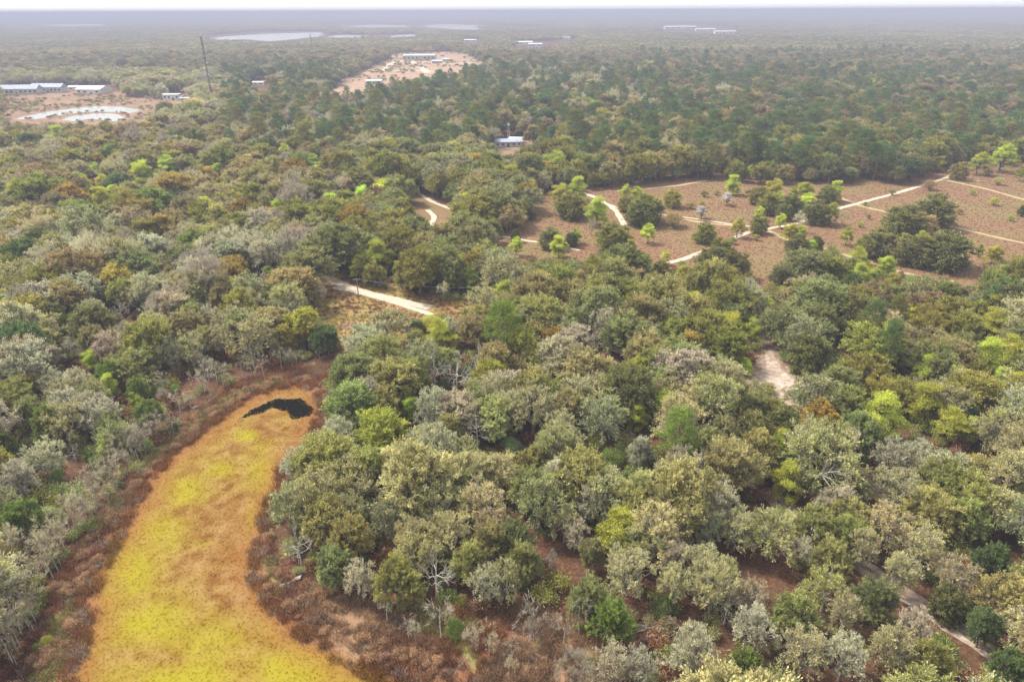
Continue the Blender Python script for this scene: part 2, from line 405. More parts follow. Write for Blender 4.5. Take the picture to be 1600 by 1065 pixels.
# what grows where, by region of the view: (u0,u1,v0,v1): tones and chance of each kind
REG = [((0, 1600, 0, 110), 'br4 do3 tn2 gg1', ''),
       ((1000, 1600, 0, 190), 'do4 dg3 br4 tn1 yg.3', 'P1.5'),
       ((350, 1130, 100, 235), 'dg4 do2 tn3 ol3 br1 yg.3', 'P2.5 B1.5'),
       ((1130, 1600, 150, 290), 'do3 ol4 tn3 dg1.5 lm.25 yg.3', 'P2'),
       ((0, 350, 190, 235), 'tn3 br3 ol3 do2 oc1', 'B1.5'),
       ((0, 520, 200, 340), 'tn3 br2 ol3 oc1.3 lm.5 yg.6 sg1 dg.4', 'B1 L1'),
       ((0, 520, 340, 560), 'sg3 tn2 sv2 gg2 ol2 oc.8 pk.7 dg.5', 'L4 B1.5'),
       ((500, 920, 220, 480), 'ol4 gg3 tn1.5 sg1.5 do.6 lm.45 yg.7 oc.2', 'L1'),
       ((900, 1130, 190, 300), 'ol3 tn3 do2 gg1', 'P1'),
       ((0, 430, 560, 1065), 'gg3 sv2 sg2 mg1 tn1', 'L4 B1.5'),
       ((800, 1260, 400, 560), 'ol3 gg3 sg2 tn1 yg.9 lm.6 sv.6', 'L2'),
       ((1260, 1600, 400, 700), 'ol3.5 do2 tn2 br.6 yg1 lm1 gg1.5 oc.3 dg.2', 'L1 P.3'),
       ((430, 1100, 480, 720), 'sg3.5 gg2 sv2 cr2.5 tn1 ol.6 yg.35 oc.3', 'L7'),
       ((1100, 1600, 680, 800), 'sg3 gg2 sv2 cr2.5 tn1 ol.7 yg.5 oc.3', 'L6'),
       ((0, 1600, 560, 1200), 'cr5 sg4 sv2.2 gg2 ol.4 yg.2', 'L7')]
def parse(s):
    a = [(''.join(c for c in w_ if c.isalpha()), float(''.join(c for c in w_ if not c.isalpha()))) for w_ in s.split()]
    return a
REG = [(r, parse(a), parse(b)) for r, a, b in REG]
def pick(lst):
    s = sum(x for _, x in lst) * rng.random()
    for k, x in lst:
        s -= x
        if s <= 0: return k
    return lst[0][0]
def region(u, v):
    c = [q for q in REG if q[0][0] <= u <= q[0][1] and q[0][2] <= v <= q[0][3]]
    if not c: c = [REG[0] if v < 110 else REG[-1]]
    return c[int(rng.random() ** 2 * len(c))] if rng.random() < .15 else (c[-1] if len(c) == 1 else c[0 if rng.random() < .7 else 1])

# ------------------------------------------------------------------ open ground as seen in the view (no crowns here)
MARSH_OUT = [(-200, 1400), (0, 1065), (40, 1010), (75, 930), (110, 860), (170, 790), (215, 740), (255, 690), (310, 640), (370, 597), (440, 572), (520, 553), (540, 575), (522, 620), (515, 668),
             (478, 705), (440, 745), (424, 800), (425, 865), (438, 900), (500, 915), (560, 940), (640, 950), (720, 945), (800, 965), (870, 950), (905, 985), (985, 1012), (1010, 1065), (950, 1400)]
MARSH = [(-60, 1400), (95, 1065), (120, 990), (128, 930), (155, 880), (200, 790), (232, 740), (300, 680), (365, 632), (430, 603), (480, 598), (505, 615), (508, 650), (492, 690), (452, 728), (432, 780), (412, 850),
         (410, 900), (440, 950), (500, 995), (570, 1035), (640, 1075), (760, 1400)]
POOL = [(372, 653), (400, 637), (432, 622), (468, 622), (492, 638), (486, 650), (458, 655), (446, 642), (425, 638), (400, 648)]
GLADE = [(513, 430), (560, 443), (640, 462), (700, 470), (745, 470), (748, 484), (690, 490), (658, 500), (625, 503), (600, 492), (570, 510), (535, 530), (512, 520), (500, 480)]
FIELD = [(812, 405), (795, 378), (830, 330), (845, 312), (868, 300), (930, 300), (960, 288), (990, 290), (1030, 283), (1100, 278), (1180, 290), (1290, 287), (1410, 288), (1480, 262), (1640, 252), (1700, 260), (1700, 410), (1600, 402),
         (1560, 412), (1500, 442), (1420, 428), (1380, 418), (1330, 398), (1290, 388), (1240, 402), (1215, 432), (1200, 455), (1175, 445), (1165, 412), (1125, 392), (1060, 412), (1010, 430), (1000, 408), (945, 400), (900, 408), (860, 404)]
SANDY = [(1180, 560), (1192, 532), (1206, 526), (1226, 570), (1262, 590), (1256, 606), (1222, 618), (1196, 606), (1178, 592)]
OPEN = [MARSH_OUT, GLADE, FIELD, SANDY, [(846, 845), (905, 840), (907, 915), (850, 915)],
        [(640, 300), (668, 318), (700, 322), (722, 335), (690, 352), (672, 362), (655, 345)], [(1312, 534), (1342, 542), (1330, 552), (1308, 548)],
        [(0, 150), (130, 148), (250, 155), (245, 172), (215, 190), (0, 192)],
        [(512, 142), (560, 116), (605, 94), (625, 85), (700, 83), (762, 97), (705, 116), (650, 126), (600, 136), (550, 146)],
        [(770, 217), (828, 214), (832, 232), (800, 238), (774, 236)], [(845, 207), (882, 205), (872, 222)],
        [(255, 146), (300, 146), (298, 162), (255, 162)], [(5, 136), (180, 132), (190, 150), (5, 150)],
        [(65, 37), (165, 37), (165, 42), (65, 42)], [(325, 56), (400, 50), (505, 50), (505, 60), (420, 66), (330, 62)],
        [(538, 37), (640, 38), (640, 44), (538, 43)], [(655, 36), (755, 38), (755, 48), (690, 48), (655, 42)], [(500, 54), (575, 55), (650, 53), (650, 58), (500, 60)],
        [(805, 65), (850, 65), (850, 76), (805, 76)], [(724, 62), (752, 62), (752, 69), (724, 69)], [(1035, 38), (1085, 38), (1150, 46), (1150, 56), (1035, 50)],
        [(378, 132), (420, 126), (440, 134), (400, 142)], [(340, 96), (370, 94), (395, 96), (350, 99)], [(1134, 726), (1152, 728), (1228, 782), (1216, 794), (1150, 748)], [(1258, 820), (1290, 838), (1285, 850), (1258, 832)], [(1345, 885), (1375, 895), (1372, 915), (1345, 900)], [(1440, 905), (1475, 915), (1478, 945), (1445, 935)],
        [(1500, 985), (1560, 1000), (1600, 1045), (1600, 1065), (1560, 1055), (1505, 1005)], [(1150, 862), (1195, 850), (1200, 868), (1160, 880)], [(1205, 905), (1225, 905), (1225, 930), (1205, 930)], [(1500, 830), (1560, 850), (1545, 885), (1510, 878)], [(1578, 860), (1600, 850), (1600, 890), (1582, 900)],
        [(1350, 985), (1370, 985), (1365, 1060), (1347, 1060)], [(925, 535), (975, 560), (985, 580), (960, 580), (930, 560)], [(850, 68), (900, 60), (902, 63), (855, 72)]]
RD = {  # roads in view pixels: name -> (points, width in m, kind)
    'main': ([(1640, 232), (1560, 250), (1515, 264), (1480, 277), (1440, 290), (1400, 302), (1310, 326), (1265, 342), (1240, 351), (1200, 357), (1165, 364), (1130, 381), (1095, 394), (1066, 406), (1042, 411)], 2.3),
    'north': ([(840, 262), (868, 279), (890, 292), (912, 302), (932, 309), (948, 320), (962, 328), (970, 341), (975, 352)], 2.8),
    'spur': ([(948, 318), (985, 332), (1060, 338), (1140, 350), (1200, 357)], 1.4),
    'inner': ([(700, 372), (788, 369), (815, 375), (845, 379), (880, 384), (905, 391)], 1.7),
    'loop': ([(652, 300), (672, 314), (700, 325), (722, 332), (760, 345)], 2.4), 'loop2': ([(668, 372), (672, 352), (680, 340), (668, 328)], 2.4),
    'bend': ([(470, 420), (513, 433), (540, 448), (580, 460), (620, 469), (650, 476), (672, 481)], 3.8),
    'bend2': ([(520, 449), (560, 457), (610, 470), (650, 484), (675, 492)], 2.2),
    'lane': ([(1090, 690), (1130, 720), (1160, 742), (1210, 778), (1260, 818), (1300, 850), (1350, 885), (1400, 918), (1450, 952), (1500, 985), (1550, 1020), (1620, 1065), (1720, 1130)], 3.4),
    'track1': ([(1530, 283), (1480, 279)], 1.6),
}
roads_w = {k: ground(*np.array(p, float).T) for k, (p, wd) in RD.items()}
def seg_dist(P, L):
    d = np.full(len(P), 1e9)
    for a, b in zip(L[:-1], L[1:]):
        ab = b - a; t = np.clip(((P - a) @ ab) / (ab @ ab), 0, 1); d = np.minimum(d, np.linalg.norm(P - a - t[:, None] * ab, axis=1))
    return d

# ------------------------------------------------------------------ trees I can tell apart in the photograph: u v r kind tone (crown centre, crown radius in photo pixels)
HAND = """575 533 34 L sv;608 507 32 L tn;597 558 36 O sg;552 586 36 O gg;552 634 40 O gg;614 592 36 O sg;645 583 26 O sg;648 507 15 U dg;673 502 16 U yg;687 521 23 G lm;786 499 32 P mg;744 516 26 O tn;715 519 15 L sv;
642 632 14 G lm;592 673 36 O yg;527 679 28 L sv;513 719 48 O sg;468 727 26 L sv;676 699 38 L sv;704 676 26 O sg;724 712 28 L gg;597 733 34 O sg;766 586 22 O yg;746 662 26 S sv;676 566 26 S sv;712 575 26 S sv;748 566 24 S sv;660 648 18 S sv;780 735 30 L cr;
473 507 27 O yg;510 529 20 O dg;456 788 36 L gg;513 807 38 O sg;546 799 30 L sg;465 845 24 S sv;549 838 32 O sg;521 883 26 O gg;563 903 26 L sv;620 906 34 O sg;603 807 28 L gg;642 833 28 L cr;699 830 34 L cr;687 782 34 L cr;752 782 36 L cr;772 816 26 L cr;
679 888 30 S sv;735 878 28 O sg;769 850 30 O sg;761 911 26 L sv;789 905 26 L sg;710 979 17 U mg;882 813 24 L cr;899 833 18 L sv;817 878 26 O gg;980 889 36 L cr;924 864 18 O gg;921 934 28 O gg;958 968 26 O mg;1039 943 21 U dg;980 790 34 O sg;1054 830 24 L sv;
1099 821 28 L sv;1149 824 30 L cr;1099 889 36 L cr;1054 911 26 L cr;1132 900 24 L sg;1172 934 26 L pk;1138 938 22 S sv;1177 979 34 L sv;1082 1018 40 L sv;955 1040 30 L sv;1000 1045 28 L sv;899 1047 26 B mv;1166 1047 28 O mg;
1383 821 36 L cr;1439 855 34 L cr;1408 892 28 L cr;1493 900 30 L cr;1293 917 30 L yg;1321 957 24 L cr;1256 1018 36 L cr;1321 1024 32 L sv;1394 1013 34 L cr;1431 982 28 L sv;1448 1033 30 O sg;1538 979 22 O dg;1563 793 34 L cr;1425 782 18 L sv;1245 864 20 B sv;
1270 821 30 O sg;1327 835 28 O sg;1369 934 26 O gg;1482 942 26 O do;1510 810 28 O sg;1552 878 24 O dg;1589 906 18 O gg;1242 962 34 O sg;1296 872 26 O sg;1580 1045 24 O dg;
811 493 22 O mg;868 533 20 O oc;837 518 24 L oc;946 508 26 L sv;1020 524 18 L sv;1076 541 20 O oc;1175 513 16 G lm;1166 569 10 G lm;1104 516 34 O ol;1138 538 30 O ol;997 648 16 G lm;1062 668 32 P mg;1042 634 22 O yg;834 634 40 L tn;876 668 26 L cr;941 656 34 L gg;
1132 595 30 L tn;1070 730 34 L sv;839 578 16 O mg;870 586 16 L pk;997 583 22 O yg;837 721 24 O sg;955 713 20 U mg;1175 640 28 O gg;797 696 18 U dg;778 722 14 U dg;
1256 493 30 O gg;1265 552 32 O do;1279 521 24 O gg;1307 490 20 O yg;1313 516 16 O do;1414 556 11 G lm;1445 625 28 G yg;1544 552 24 G lm;1558 507 20 G yg;1527 485 13 O yg;1589 600 18 G lm;1568 588 14 G lm;1425 490 13 G lm;1380 482 12 G yg;1394 471 9 G yg;1518 668 14 G lm;
1313 600 30 O gg;1355 583 32 O ol;1375 614 24 O ol;1341 673 28 O gg;1318 692 26 L pk;1397 713 28 L sv;1439 718 30 L sv;1532 738 30 L oc;1563 673 34 L tn;1217 662 30 O do;1211 713 26 O yg;1234 747 26 G yg;1380 690 8 G lm;1200 480 11 G lm;
1146 286 12 G lm;1137 310 10 W wh;1097 331 10 W wh;1051 310 14 O yg;1011 325 25 O ol;1053 341 17 U tn;1013 362 11 G lm;1101 364 16 O yg;1154 353 11 G yg;1186 351 13 O ol;1187 330 8 G lm;1221 342 8 G lm;1187 306 14 O ol;1204 318 18 O ol;1210 291 14 G yg;1217 310 10 G lm;
1236 321 16 O do;1225 331 12 O do;1259 295 13 G yg;1262 315 13 G lm;1277 332 20 O do;1292 304 13 O ol;1307 295 12 G lm;1300 330 13 G yg;1251 345 9 B sv;1318 340 8 B tn;1236 359 12 G yg;1251 364 10 G yg;1247 385 18 O do;1268 383 9 G lm;1276 381 10 O do;
1324 366 10 G yg;1412 344 28 O do;1461 329 30 O do;1446 351 18 O tn;1480 391 34 O do;1431 391 27 O do;1416 376 13 G yg;1442 374 12 G lm;1375 381 24 O do;1356 381 16 O ol;1386 411 14 G lm;1341 404 18 G yg;1349 426 18 G lm;1259 417 32 O gg;1319 422 20 O do;1221 432 15 O do;
1555 393 12 G yg;1532 389 6 G yg;1554 314 8 U yg;1597 329 6 O do;1561 282 8 U tn;1499 267 14 O ol;1532 252 14 G yg;1570 243 18 G lm;1546 269 7 U tn;1562 259 6 W wh;1596 269 8 G yg;1469 254 9 G yg;1454 288 11 U br;1352 318 4 U mg;1358 338 4 U mg;1101 302 6 U do;1136 265 5 G lm;
1097 318 6 U yg;1182 370 6 U yg;1176 436 6 U mg;1112 407 23 O do;1150 415 23 O do;1131 390 18 O ol;875 298 14 G yg;903 291 15 G lm;892 321 22 O ol;934 326 18 G yg;978 298 9 G lm;995 301 10 G lm;979 318 12 O ol;1002 333 22 O do;826 330 11 O do;
770 360 14 O do;773 348 10 G lm;861 372 17 O gg;873 382 13 G lm;900 365 9 G yg;893 374 9 O dg;925 355 8 B mv;959 372 25 O ol;976 412 34 O do;806 368 7 O do;807 382 11 G lm;
219 264 18 G lm;260 257 14 G lm;169 237 14 G mg;410 240 18 O yg;445 237 12 G lm;439 267 10 G lm;489 251 10 G lm;466 256 18 O mg;341 264 12 G lm;302 261 9 G lm;310 244 10 G yg;148 264 9 G lm;159 281 10 G lm;125 281 15 G yg;30 315 13 G yg;155 308 16 G yg;
236 315 28 O mg;128 335 24 O mg;61 379 24 O mg;69 332 14 O mg;304 382 26 O mg;371 315 17 O yg;277 311 14 O dg;250 335 14 O mg;98 494 13 G lm;418 423 9 G lm;182 350 20 L sv;111 389 24 L sv;260 402 14 L sv;125 450 32 L sv;466 375 22 L pk;391 392 24 B sv;358 430 26 O oc;
182 440 28 O oc;250 358 24 O oc;381 331 22 O oc;483 416 36 O gg;216 420 34 O gg;429 470 24 O gg;185 478 14 S sv;324 470 14 S sv;405 428 16 S sv;540 290 14 B pk;565 300 13 G lm;702 438 11 G lm;740 445 10 G lm;620 418 8 G lm;693 455 9 B sv;500 462 12 B sv;
127 530 9 G lm;139 558 12 G lm;172 583 18 O mg;118 595 20 L sv;82 600 18 L sv;45 600 18 O yg;169 600 14 G lm;211 623 11 G lm;248 606 12 U mg;272 606 8 U mg;231 648 20 O mg;214 609 14 O mg;158 645 30 L sv;99 656 34 L tn;140 500 28 O gg;239 510 24 L sg;
197 521 13 B mv;115 547 14 B mv;85 561 14 B mv;242 488 20 B mv;327 496 14 B sv;296 544 26 L sg;344 530 22 L tn;372 513 26 O gg;391 544 16 S sv;162 699 10 G lm;68 713 26 L sv;28 747 26 L sv;34 713 16 U mg;45 645 22 O gg;270 565 10 B mv;310 565 9 B mv;325 570 9 B mv;
88 745 14 U mg;30 810 26 O mg;75 800 16 U mg;60 905 11 U yg;45 950 12 U yg;72 1000 9 U yg;60 1010 8 U mg;12 850 18 B sv;20 910 16 B sv;10 985 15 B sv;0 700 22 O mg;112 700 12 S sv;60 850 14 B pk;
455 560 8 B mv;430 545 9 L sg;215 690 12 B mv;190 720 11 B mv;150 760 10 B mv;255 620 8 B mv;118 790 10 B sv;90 830 9 B sv;70 860 10 S sv;538 505 10 S br;735 1000 12 B pk;770 1010 10 B pk;648 985 9 B sv;700 965 10 B tn;830 985 10 B mv;800 1045 10 B pk;
860 880 10 B mv;1032 424 15 O ol;1010 408 9 G yg;1022 446 18 O gg;985 385 10 G yg;950 405 13 O ol;925 410 12 G yg;1040 400 7 G lm;1070 425 14 G yg;1090 440 16 O ol;1335 425 12 G lm;1358 440 12 O ol;1290 445 16 O gg;1395 440 12 G yg;1120 300 5 U yg;1240 300 7 G yg;1145 375 7 U mg;1170 300 6 U br;1395 300 5 U br;1520 300 5 U yg;1580 340 6 U yg;1500 330 5 U br;1345 350 5 U yg;1380 345 6 U ol;965 370 7 U tn;1080 320 7 U ol;1590 420 14 O ol;1570 425 12 G yg;1230 380 0 O ol;915 845 9 U mg;1350 760 9 U dg;1425 600 12 O do;1510 650 14 O dg"""
def height(kind, r):
    return {'O': 4.5 + 1.25 * r, 'L': 5.0 + 1.25 * r, 'G': 2.5 + 2.0 * r, 'P': 7 + 2.0 * r, 'B': 3.0 + 1.9 * r, 'S': 4.0 + 1.9 * r, 'U': .8 + 1.15 * r, 'W': 1.5 + 1.4 * r, 'F': 3.0 + 1.15 * r, 'T': 5. + 0 * r}[kind]
CF = {'O': .56, 'L': .56, 'G': .55, 'P': .75, 'B': .6, 'S': .6, 'U': .55, 'W': .55, 'F': .5, 'T': .5}
T = []     # dict per tree
def add_tree(x, y, r, h, kind, tone, hand):
    T.append(dict(x=x, y=y, r=r, h=h, k=kind, t=tone, hand=hand))
for s in HAND.replace('\n', '').split(';'):
    u, v, r, k, t = s.split(); u, v, r = float(u), float(v), float(r)
    if r == 0: continue
    if k == 'O' and ((u > 780 and v < 445) or (1240 < u < 1310 and v < 560) or t in ('do',) and u > 1180): k = 'F'
    h = 8.
    for _ in range(6):
        p = ground(u, v, h * CF[k]); dep = proj(p[0], p[1], h * CF[k])[2]; rw = r * dep / FPX * 1.12; h = height(k, rw)
    add_tree(p[0], p[1], rw, h, k, t, True)
HX = np.array([(t['x'], t['y'], t['r']) for t in T])
_hu, _hv, _hd = proj(HX[:, 0], HX[:, 1], np.array([t['h'] * CF[t['k']] for t in T])); HS = np.stack([_hu, _hv, _hd, HX[:, 2] / _hd * FPX, [1. if t['k'] in 'OFL' else 1.2 for t in T]], 1)

BAND = [(395, 590), (350, 605), (330, 620), (300, 640), (283, 655), (262, 678), (245, 690), (228, 708), (215, 720), (200, 742), (180, 762), (172, 790), (160, 800), (148, 815), (140, 830), (122, 842), (105, 868), (96, 885), (85, 905), (70, 935), (60, 960), (48, 985), (35, 1015), (28, 1040),
        (440, 580), (470, 572), (500, 565), (415, 596), (590, 950), (605, 975), (640, 1000), (740, 1010), (765, 1020), (690, 1000), (830, 1000), (860, 985), (880, 1010), (905, 990), (560, 930), (800, 1040)]
_b = BAND[:24]
for i in range(62):
    a = _b[int(rng.integers(len(_b)))]; BAND.append((a[0] - 14 + rng.normal() * 14, a[1] - 6 + rng.normal() * 9))
for u, v in BAND:
    p = ground(u, v); q = .6 + .8 * rng.random(); add_tree(p[0], p[1], 1.1 * q, 5. * q, 'T', 'mv' if rng.random() < .6 else 'br', True)
def gen_fill(dmin, dmax, sp, jit):
    """jittered triangular planting between two distances, within (a bit more than) the view"""
    ys = np.arange(dmin, dmax, sp * .87); out = []
    for i, y in enumerate(ys):
        hw = .82 * y + 45
        x = np.arange(-hw, hw, sp) + (sp / 2 if i % 2 else 0); out.append(np.stack([x, np.full(len(x), y)], 1))
    P = np.concatenate(out); P += rng.normal(size=P.shape) * jit
    return P
def open_mask(x, y, r, h, loose=1.0):
    """crowns that would cover open ground seen in the view"""
    bad = np.zeros(len(x), bool)
    pts = [(0, h * .62), (0, 0 * h), (0, h * .95)]
    for ox, z in pts + [(-.75, h * .6), (.75, h * .6)]:
        u, v, dep = proj(x + ox * r, y, z)
        for poly in OPEN:
            bad |= inside(poly, u, v)
    lane = [p for p in OPEN if np.mean([q[1] for q in p]) > 715 and np.mean([q[0] for q in p]) > 1120]
    for ox, z in ((0, .35), (-.5, .85), (.5, .85), (-.9, .4), (.9, .4)):
        u, v, dep = proj(x + ox * r, y, h * z)
        for poly in lane: bad |= inside(poly, u, v)
    return bad
def fill(dmin, dmax, sp, jit, rmean):
    P = gen_fill(dmin, dmax, sp, jit); n = len(P)
    r = rmean * np.clip(1 + .3 * rng.normal(size=n), .5, 1.65); h = 4.5 + 1.25 * r
    bad = open_mask(P[:, 0], P[:, 1], r, h)
    for k in RD: bad |= seg_dist(P, roads_w[k]) < (3.2 if k != 'lane' else 1.0)
    for hx, hy, hr in HX: bad |= np.hypot(P[:, 0] - hx, P[:, 1] - hy) < .40 * (hr + r)
    fu, fv, fd = proj(P[:, 0], P[:, 1], h * .56); fr = r / fd * FPX
    for hu, hv, hd, hr, kk in HS: bad |= (fd < hd - 1) & (np.hypot(fu - hu, (fv - hv)) < (.35 * hr + .35 * fr if kk == 1 else .6 * hr + .7 * fr))
    P, r, h = P[~bad], r[~bad], h[~bad]
    u, v, _ = proj(P[:, 0], P[:, 1], h * .6)
    for i in range(len(P)):
        rg = region(u[i], v[i]); tone = pick(rg[1]); kind = 'O'
        ks = rg[2] + [('O', 6.)]; kind = pick(ks)
        ri = r[i]
        if tone in ('lm', 'yg') and kind != 'P': kind = 'G'; ri *= .75
        if kind == 'P': tone = 'dg' if rng.random() < .7 else 'do'; ri *= .85
        if kind == 'B': tone = pick([('mv', 2.), ('tn', 2.), ('sv', 1.)]); ri *= .8
        if kind == 'L' and tone in ('do', 'dg', 'mg'): tone = 'gg'
        hh = height(kind, ri) * (1 + .1 * rng.normal())
        add_tree(P[i, 0], P[i, 1], ri, hh, kind, tone, False)
fill(52, 200, 6.4, 1.6, 5.3)
fill(200, 520, 7.7, 2.1, 6.0)
fill(520, 1500, 10.2, 3.0, 6.3)
for t in T:
    t['u'], t['v'], t['d'] = [float(q) for q in proj(t['x'], t['y'], t['h'] * CF[t['k']])]
    t['rp'] = t['r'] / t['d'] * FPX

# ------------------------------------------------------------------ split: single trees, and the woods nobody could count
def visible(t): return -t['rp'] < t['u'] < 1600 + t['rp'] and t['v'] - t['rp'] < 1075 + t['rp'] * .5 and t['v'] + t['rp'] > 0
single = []
for k in 'OLGPBSUWFT':
    c = sorted([t for t in T if t['k'] == k and visible(t)], key=lambda t: -t['rp'])
    for i, t in enumerate(c):
        if (t['hand'] and t['rp'] > 3) or i < (300 if k != 'O' else 300) and t['rp'] > 9: t['single'] = True; single.append(t)
rest = [t for t in T if not t.get('single')]
print('trees', len(T), 'single', len(single), 'rest', len(rest), {k: sum(1 for t in single if t['k'] == k) for k in 'OLGPBSUWFT'})

# landmarks used for saying where a tree stands
LM = [('the black pool', 435, 638), ('the sand road bend', 600, 468), ('the bare sandy patch', 1215, 585), ('the red litter gap', 877, 880), ('the tall near pine', 786, 499),
      ('the lone pine of the wood', 1062, 668), ('the dark evergreen bush', 1039, 943), ('the white marshside snag', 679, 888), ('the fallen grey limbs', 1030, 990), ('the grey house', 792, 224),
      ('the meadow track junction', 1210, 357), ('the meadow oak clump', 1450, 370), ('the marsh head', 480, 590), ('the marsh right bank', 430, 830), ('the marsh left bank', 160, 800),
      ('the lower shaded lane', 1470, 965), ('the open lane stretch', 1170, 750), ('the yellow glade', 540, 490), ('the radio mast foot', 333, 160), ('the meadow road fork', 950, 320),
      ('the dead tree row', 712, 590), ('the right lime clump', 1544, 560), ('the big pale green tree', 1445, 640), ('the near brown scrub', 760, 1000), ('the leaning dead tree', 391, 560)]
LMW = [(n, *ground(u, v)) for n, u, v in LM]
KN = {'T': ('white-stemmed sapling', 'sapling', 'sapling'), 'F': ('low-crowned oak', 'meadow_oak', 'oak'), 'O': ('live oak', 'live_oak', 'oak'), 'L': ('lichen-hung oak', 'lichen_oak', 'oak'), 'G': ('spring-leafed tree', 'young_tree', 'tree'), 'P': ('pine', 'pine_tree', 'pine'), 'B': ('leafless twiggy tree', 'bare_tree', 'bare tree'),
      'S': ('dead tree', 'dead_tree', 'dead tree'), 'U': ('bush', 'bush', 'bush'), 'W': ('blossoming tree', 'flowering_tree', 'flowering tree')}
GRP = {'T': 'white-stemmed saplings round the marsh', 'F': 'low-crowned oaks in the meadow and its edge', 'O': 'live oaks of the wood', 'L': 'lichen-hung oaks of the wood', 'G': 'trees in fresh spring leaf', 'P': 'pines standing above the wood', 'B': 'leafless twiggy trees', 'S': 'white dead trees', 'U': 'bushes at the wood edge', 'W': 'white-blossomed trees in the meadow'}
SZ = {k: np.percentile([t['r'] for t in single if t['k'] == k], [33, 67]) for k in 'OLGPBSUWFT' if any(t['k'] == k for t in single)}
for t in single:
    a, b = SZ[t['k']]; size = 'small' if t['r'] < a else 'broad' if t['r'] > b else 'mid-sized'
    best = min(LMW, key=lambda q: math.hypot(t['x'] - q[1], t['y'] - q[2])); dx, dy = t['x'] - best[1], t['y'] - best[2]; d = math.hypot(dx, dy)
    if abs(dx) > 1.6 * abs(dy): dr = 'right of' if dx > 0 else 'left of'
    elif abs(dy) > 1.6 * abs(dx): dr = 'behind' if dy > 0 else 'in front of'
    else: dr = ('back-' if dy > 0 else 'front-') + ('right of' if dx > 0 else 'left of')
    near = 'close ' if d < 14 else '' if d < 34 else 'well ' if d < 80 else 'far '
    tn = '' if t['t'] == 'wh' else TNAME[t['t']] + ' '
    t['base'] = f"{size} {tn}{KN[t['k']][0]} {near}{dr} {best[0]}"
ORD = ['leftmost', 'second', 'third', 'fourth', 'fifth', 'sixth', 'seventh', 'eighth', 'ninth', 'tenth', 'eleventh', 'twelfth', 'thirteenth', 'fourteenth', 'fifteenth', 'sixteenth', 'seventeenth', 'eighteenth']
byb = {}
for t in single: byb.setdefault(t['base'], []).append(t)
for b_, l in byb.items():
    if len(l) == 1: l[0]['label'] = b_; continue
    l.sort(key=lambda t: t['u']); m = len(l)
    for i, t in enumerate(l):
        w_ = 'leftmost' if i == 0 else 'rightmost' if i == m - 1 else 'middle one' if m == 3 else (ORD[i] + ' from left' if i <= m // 2 else ORD[m - 1 - i] + ' from right')
        t['label'] = b_ + ', ' + w_

def tint_of(t, n=1):
    c = np.array(TONE[t['t']]); j = 1 + .11 * rng.normal(); c = c * j * (1 + .05 * rng.normal(size=3)); return np.clip(c, .01, .9)

# ================================================================== GROUND AND SETTING
def sheet_grid(name, xs, ys, mat, z, keep=None, attr=None, bump=0.):
    X, Y = np.meshgrid(xs, ys, indexing='ij'); n, m = X.shape
    Z = np.full(X.shape, z) + (bump * (fbm(X, Y, 9.) - .5) if bump else 0)
    idx = np.arange(n * m).reshape(n, m)
    F = np.stack([idx[:-1, :-1], idx[1:, :-1], idx[1:, 1:], idx[:-1, 1:]], -1).reshape(-1, 4)
    if keep is not None:
        cx = (X[:-1, :-1] + X[1:, 1:]) / 2; cy = (Y[:-1, :-1] + Y[1:, 1:]) / 2
        F = F[keep(cx.ravel(), cy.ravel())]
    used = np.unique(F); mp = np.full(n * m, -1); mp[used] = np.arange(len(used)); F = mp[F]
    V = np.stack([X.ravel(), Y.ravel(), Z.ravel()], 1)[used]
    me = bpy.data.meshes.new(name); me.vertices.add(len(V)); me.vertices.foreach_set('co', V.astype(np.float32).ravel())
    me.loops.add(F.size); me.loops.foreach_set('vertex_index', F.ravel().astype(np.int32)); me.polygons.add(len(F))
    me.polygons.foreach_set('loop_start', np.arange(0, F.size, 4, dtype=np.int32)); me.polygons.foreach_set('loop_total', np.full(len(F), 4, np.int32))
    me.materials.append(mat)
    if attr:
        for nm, fn in attr.items():
            a = me.attributes.new(nm, 'FLOAT_COLOR', 'POINT'); c = fn(V[:, 0], V[:, 1])
            a.data.foreach_set('color', np.concatenate([c, np.ones((len(V), 1))], 1).astype(np.float32).ravel())
    me.update(calc_edges=True)
    o = bpy.data.objects.new(name, me); col.objects.link(o); o['kind'] = 'structure'; return o

def groundmat(name, cols, scale, scale2, attr=None, patch=None):
    """speckled natural ground: colours mixed by noises of several sizes"""
    cols = [tuple(x * .86 for x in c) for c in cols]; patch = tuple(x * .86 for x in patch) if patch else None
    m, t, out = newmat(name); p = geo_pos(t)
    f = noise_tex(t, scale, 8, .72, p); g = noise_tex(t, scale2, 3, .5, p)
    c = ramp(t, f, [(.32, cols[0]), (.47, cols[1]), (.58, cols[2]), (.70, cols[3])])
    if attr:
        a = N(t, 'ShaderNodeAttribute', attribute_name=attr).outputs['Color']
        k = ramp(t, f, [(.3, .85), (.7, 1.35)])
        c = mixc(t, a, k, 1.0, 'MULTIPLY')
        k.node.color_ramp.elements[1].color = (1, 1, 1, 1)
    else:
        c = mixc(t, c, mixc(t, c, patch or (.5, .5, .5), .45), ramp(t, g, [(.45, 0.), (.62, 1.)]))
    b = N(t, 'ShaderNodeBsdfPrincipled'); b.inputs['Roughness'].default_value = 1.; b.inputs['Specular IOR Level'].default_value = .1
    bp = N(t, 'ShaderNodeBump'); bp.inputs['Strength'].default_value = .25; bp.inputs['Distance'].default_value = .2
    t.links.new(f, bp.inputs['Height']); t.links.new(bp.outputs[0], b.inputs['Normal'])
    t.links.new(c, b.inputs['Base Color']); t.links.new(b.outputs[0], out.inputs[0]); return m
M['floor'] = groundmat('leaf_litter', [(.030, .012, .007), (.072, .032, .018), (.115, .058, .034), (.20, .125, .08)], 1.6, .06, patch=(.06, .045, .02))
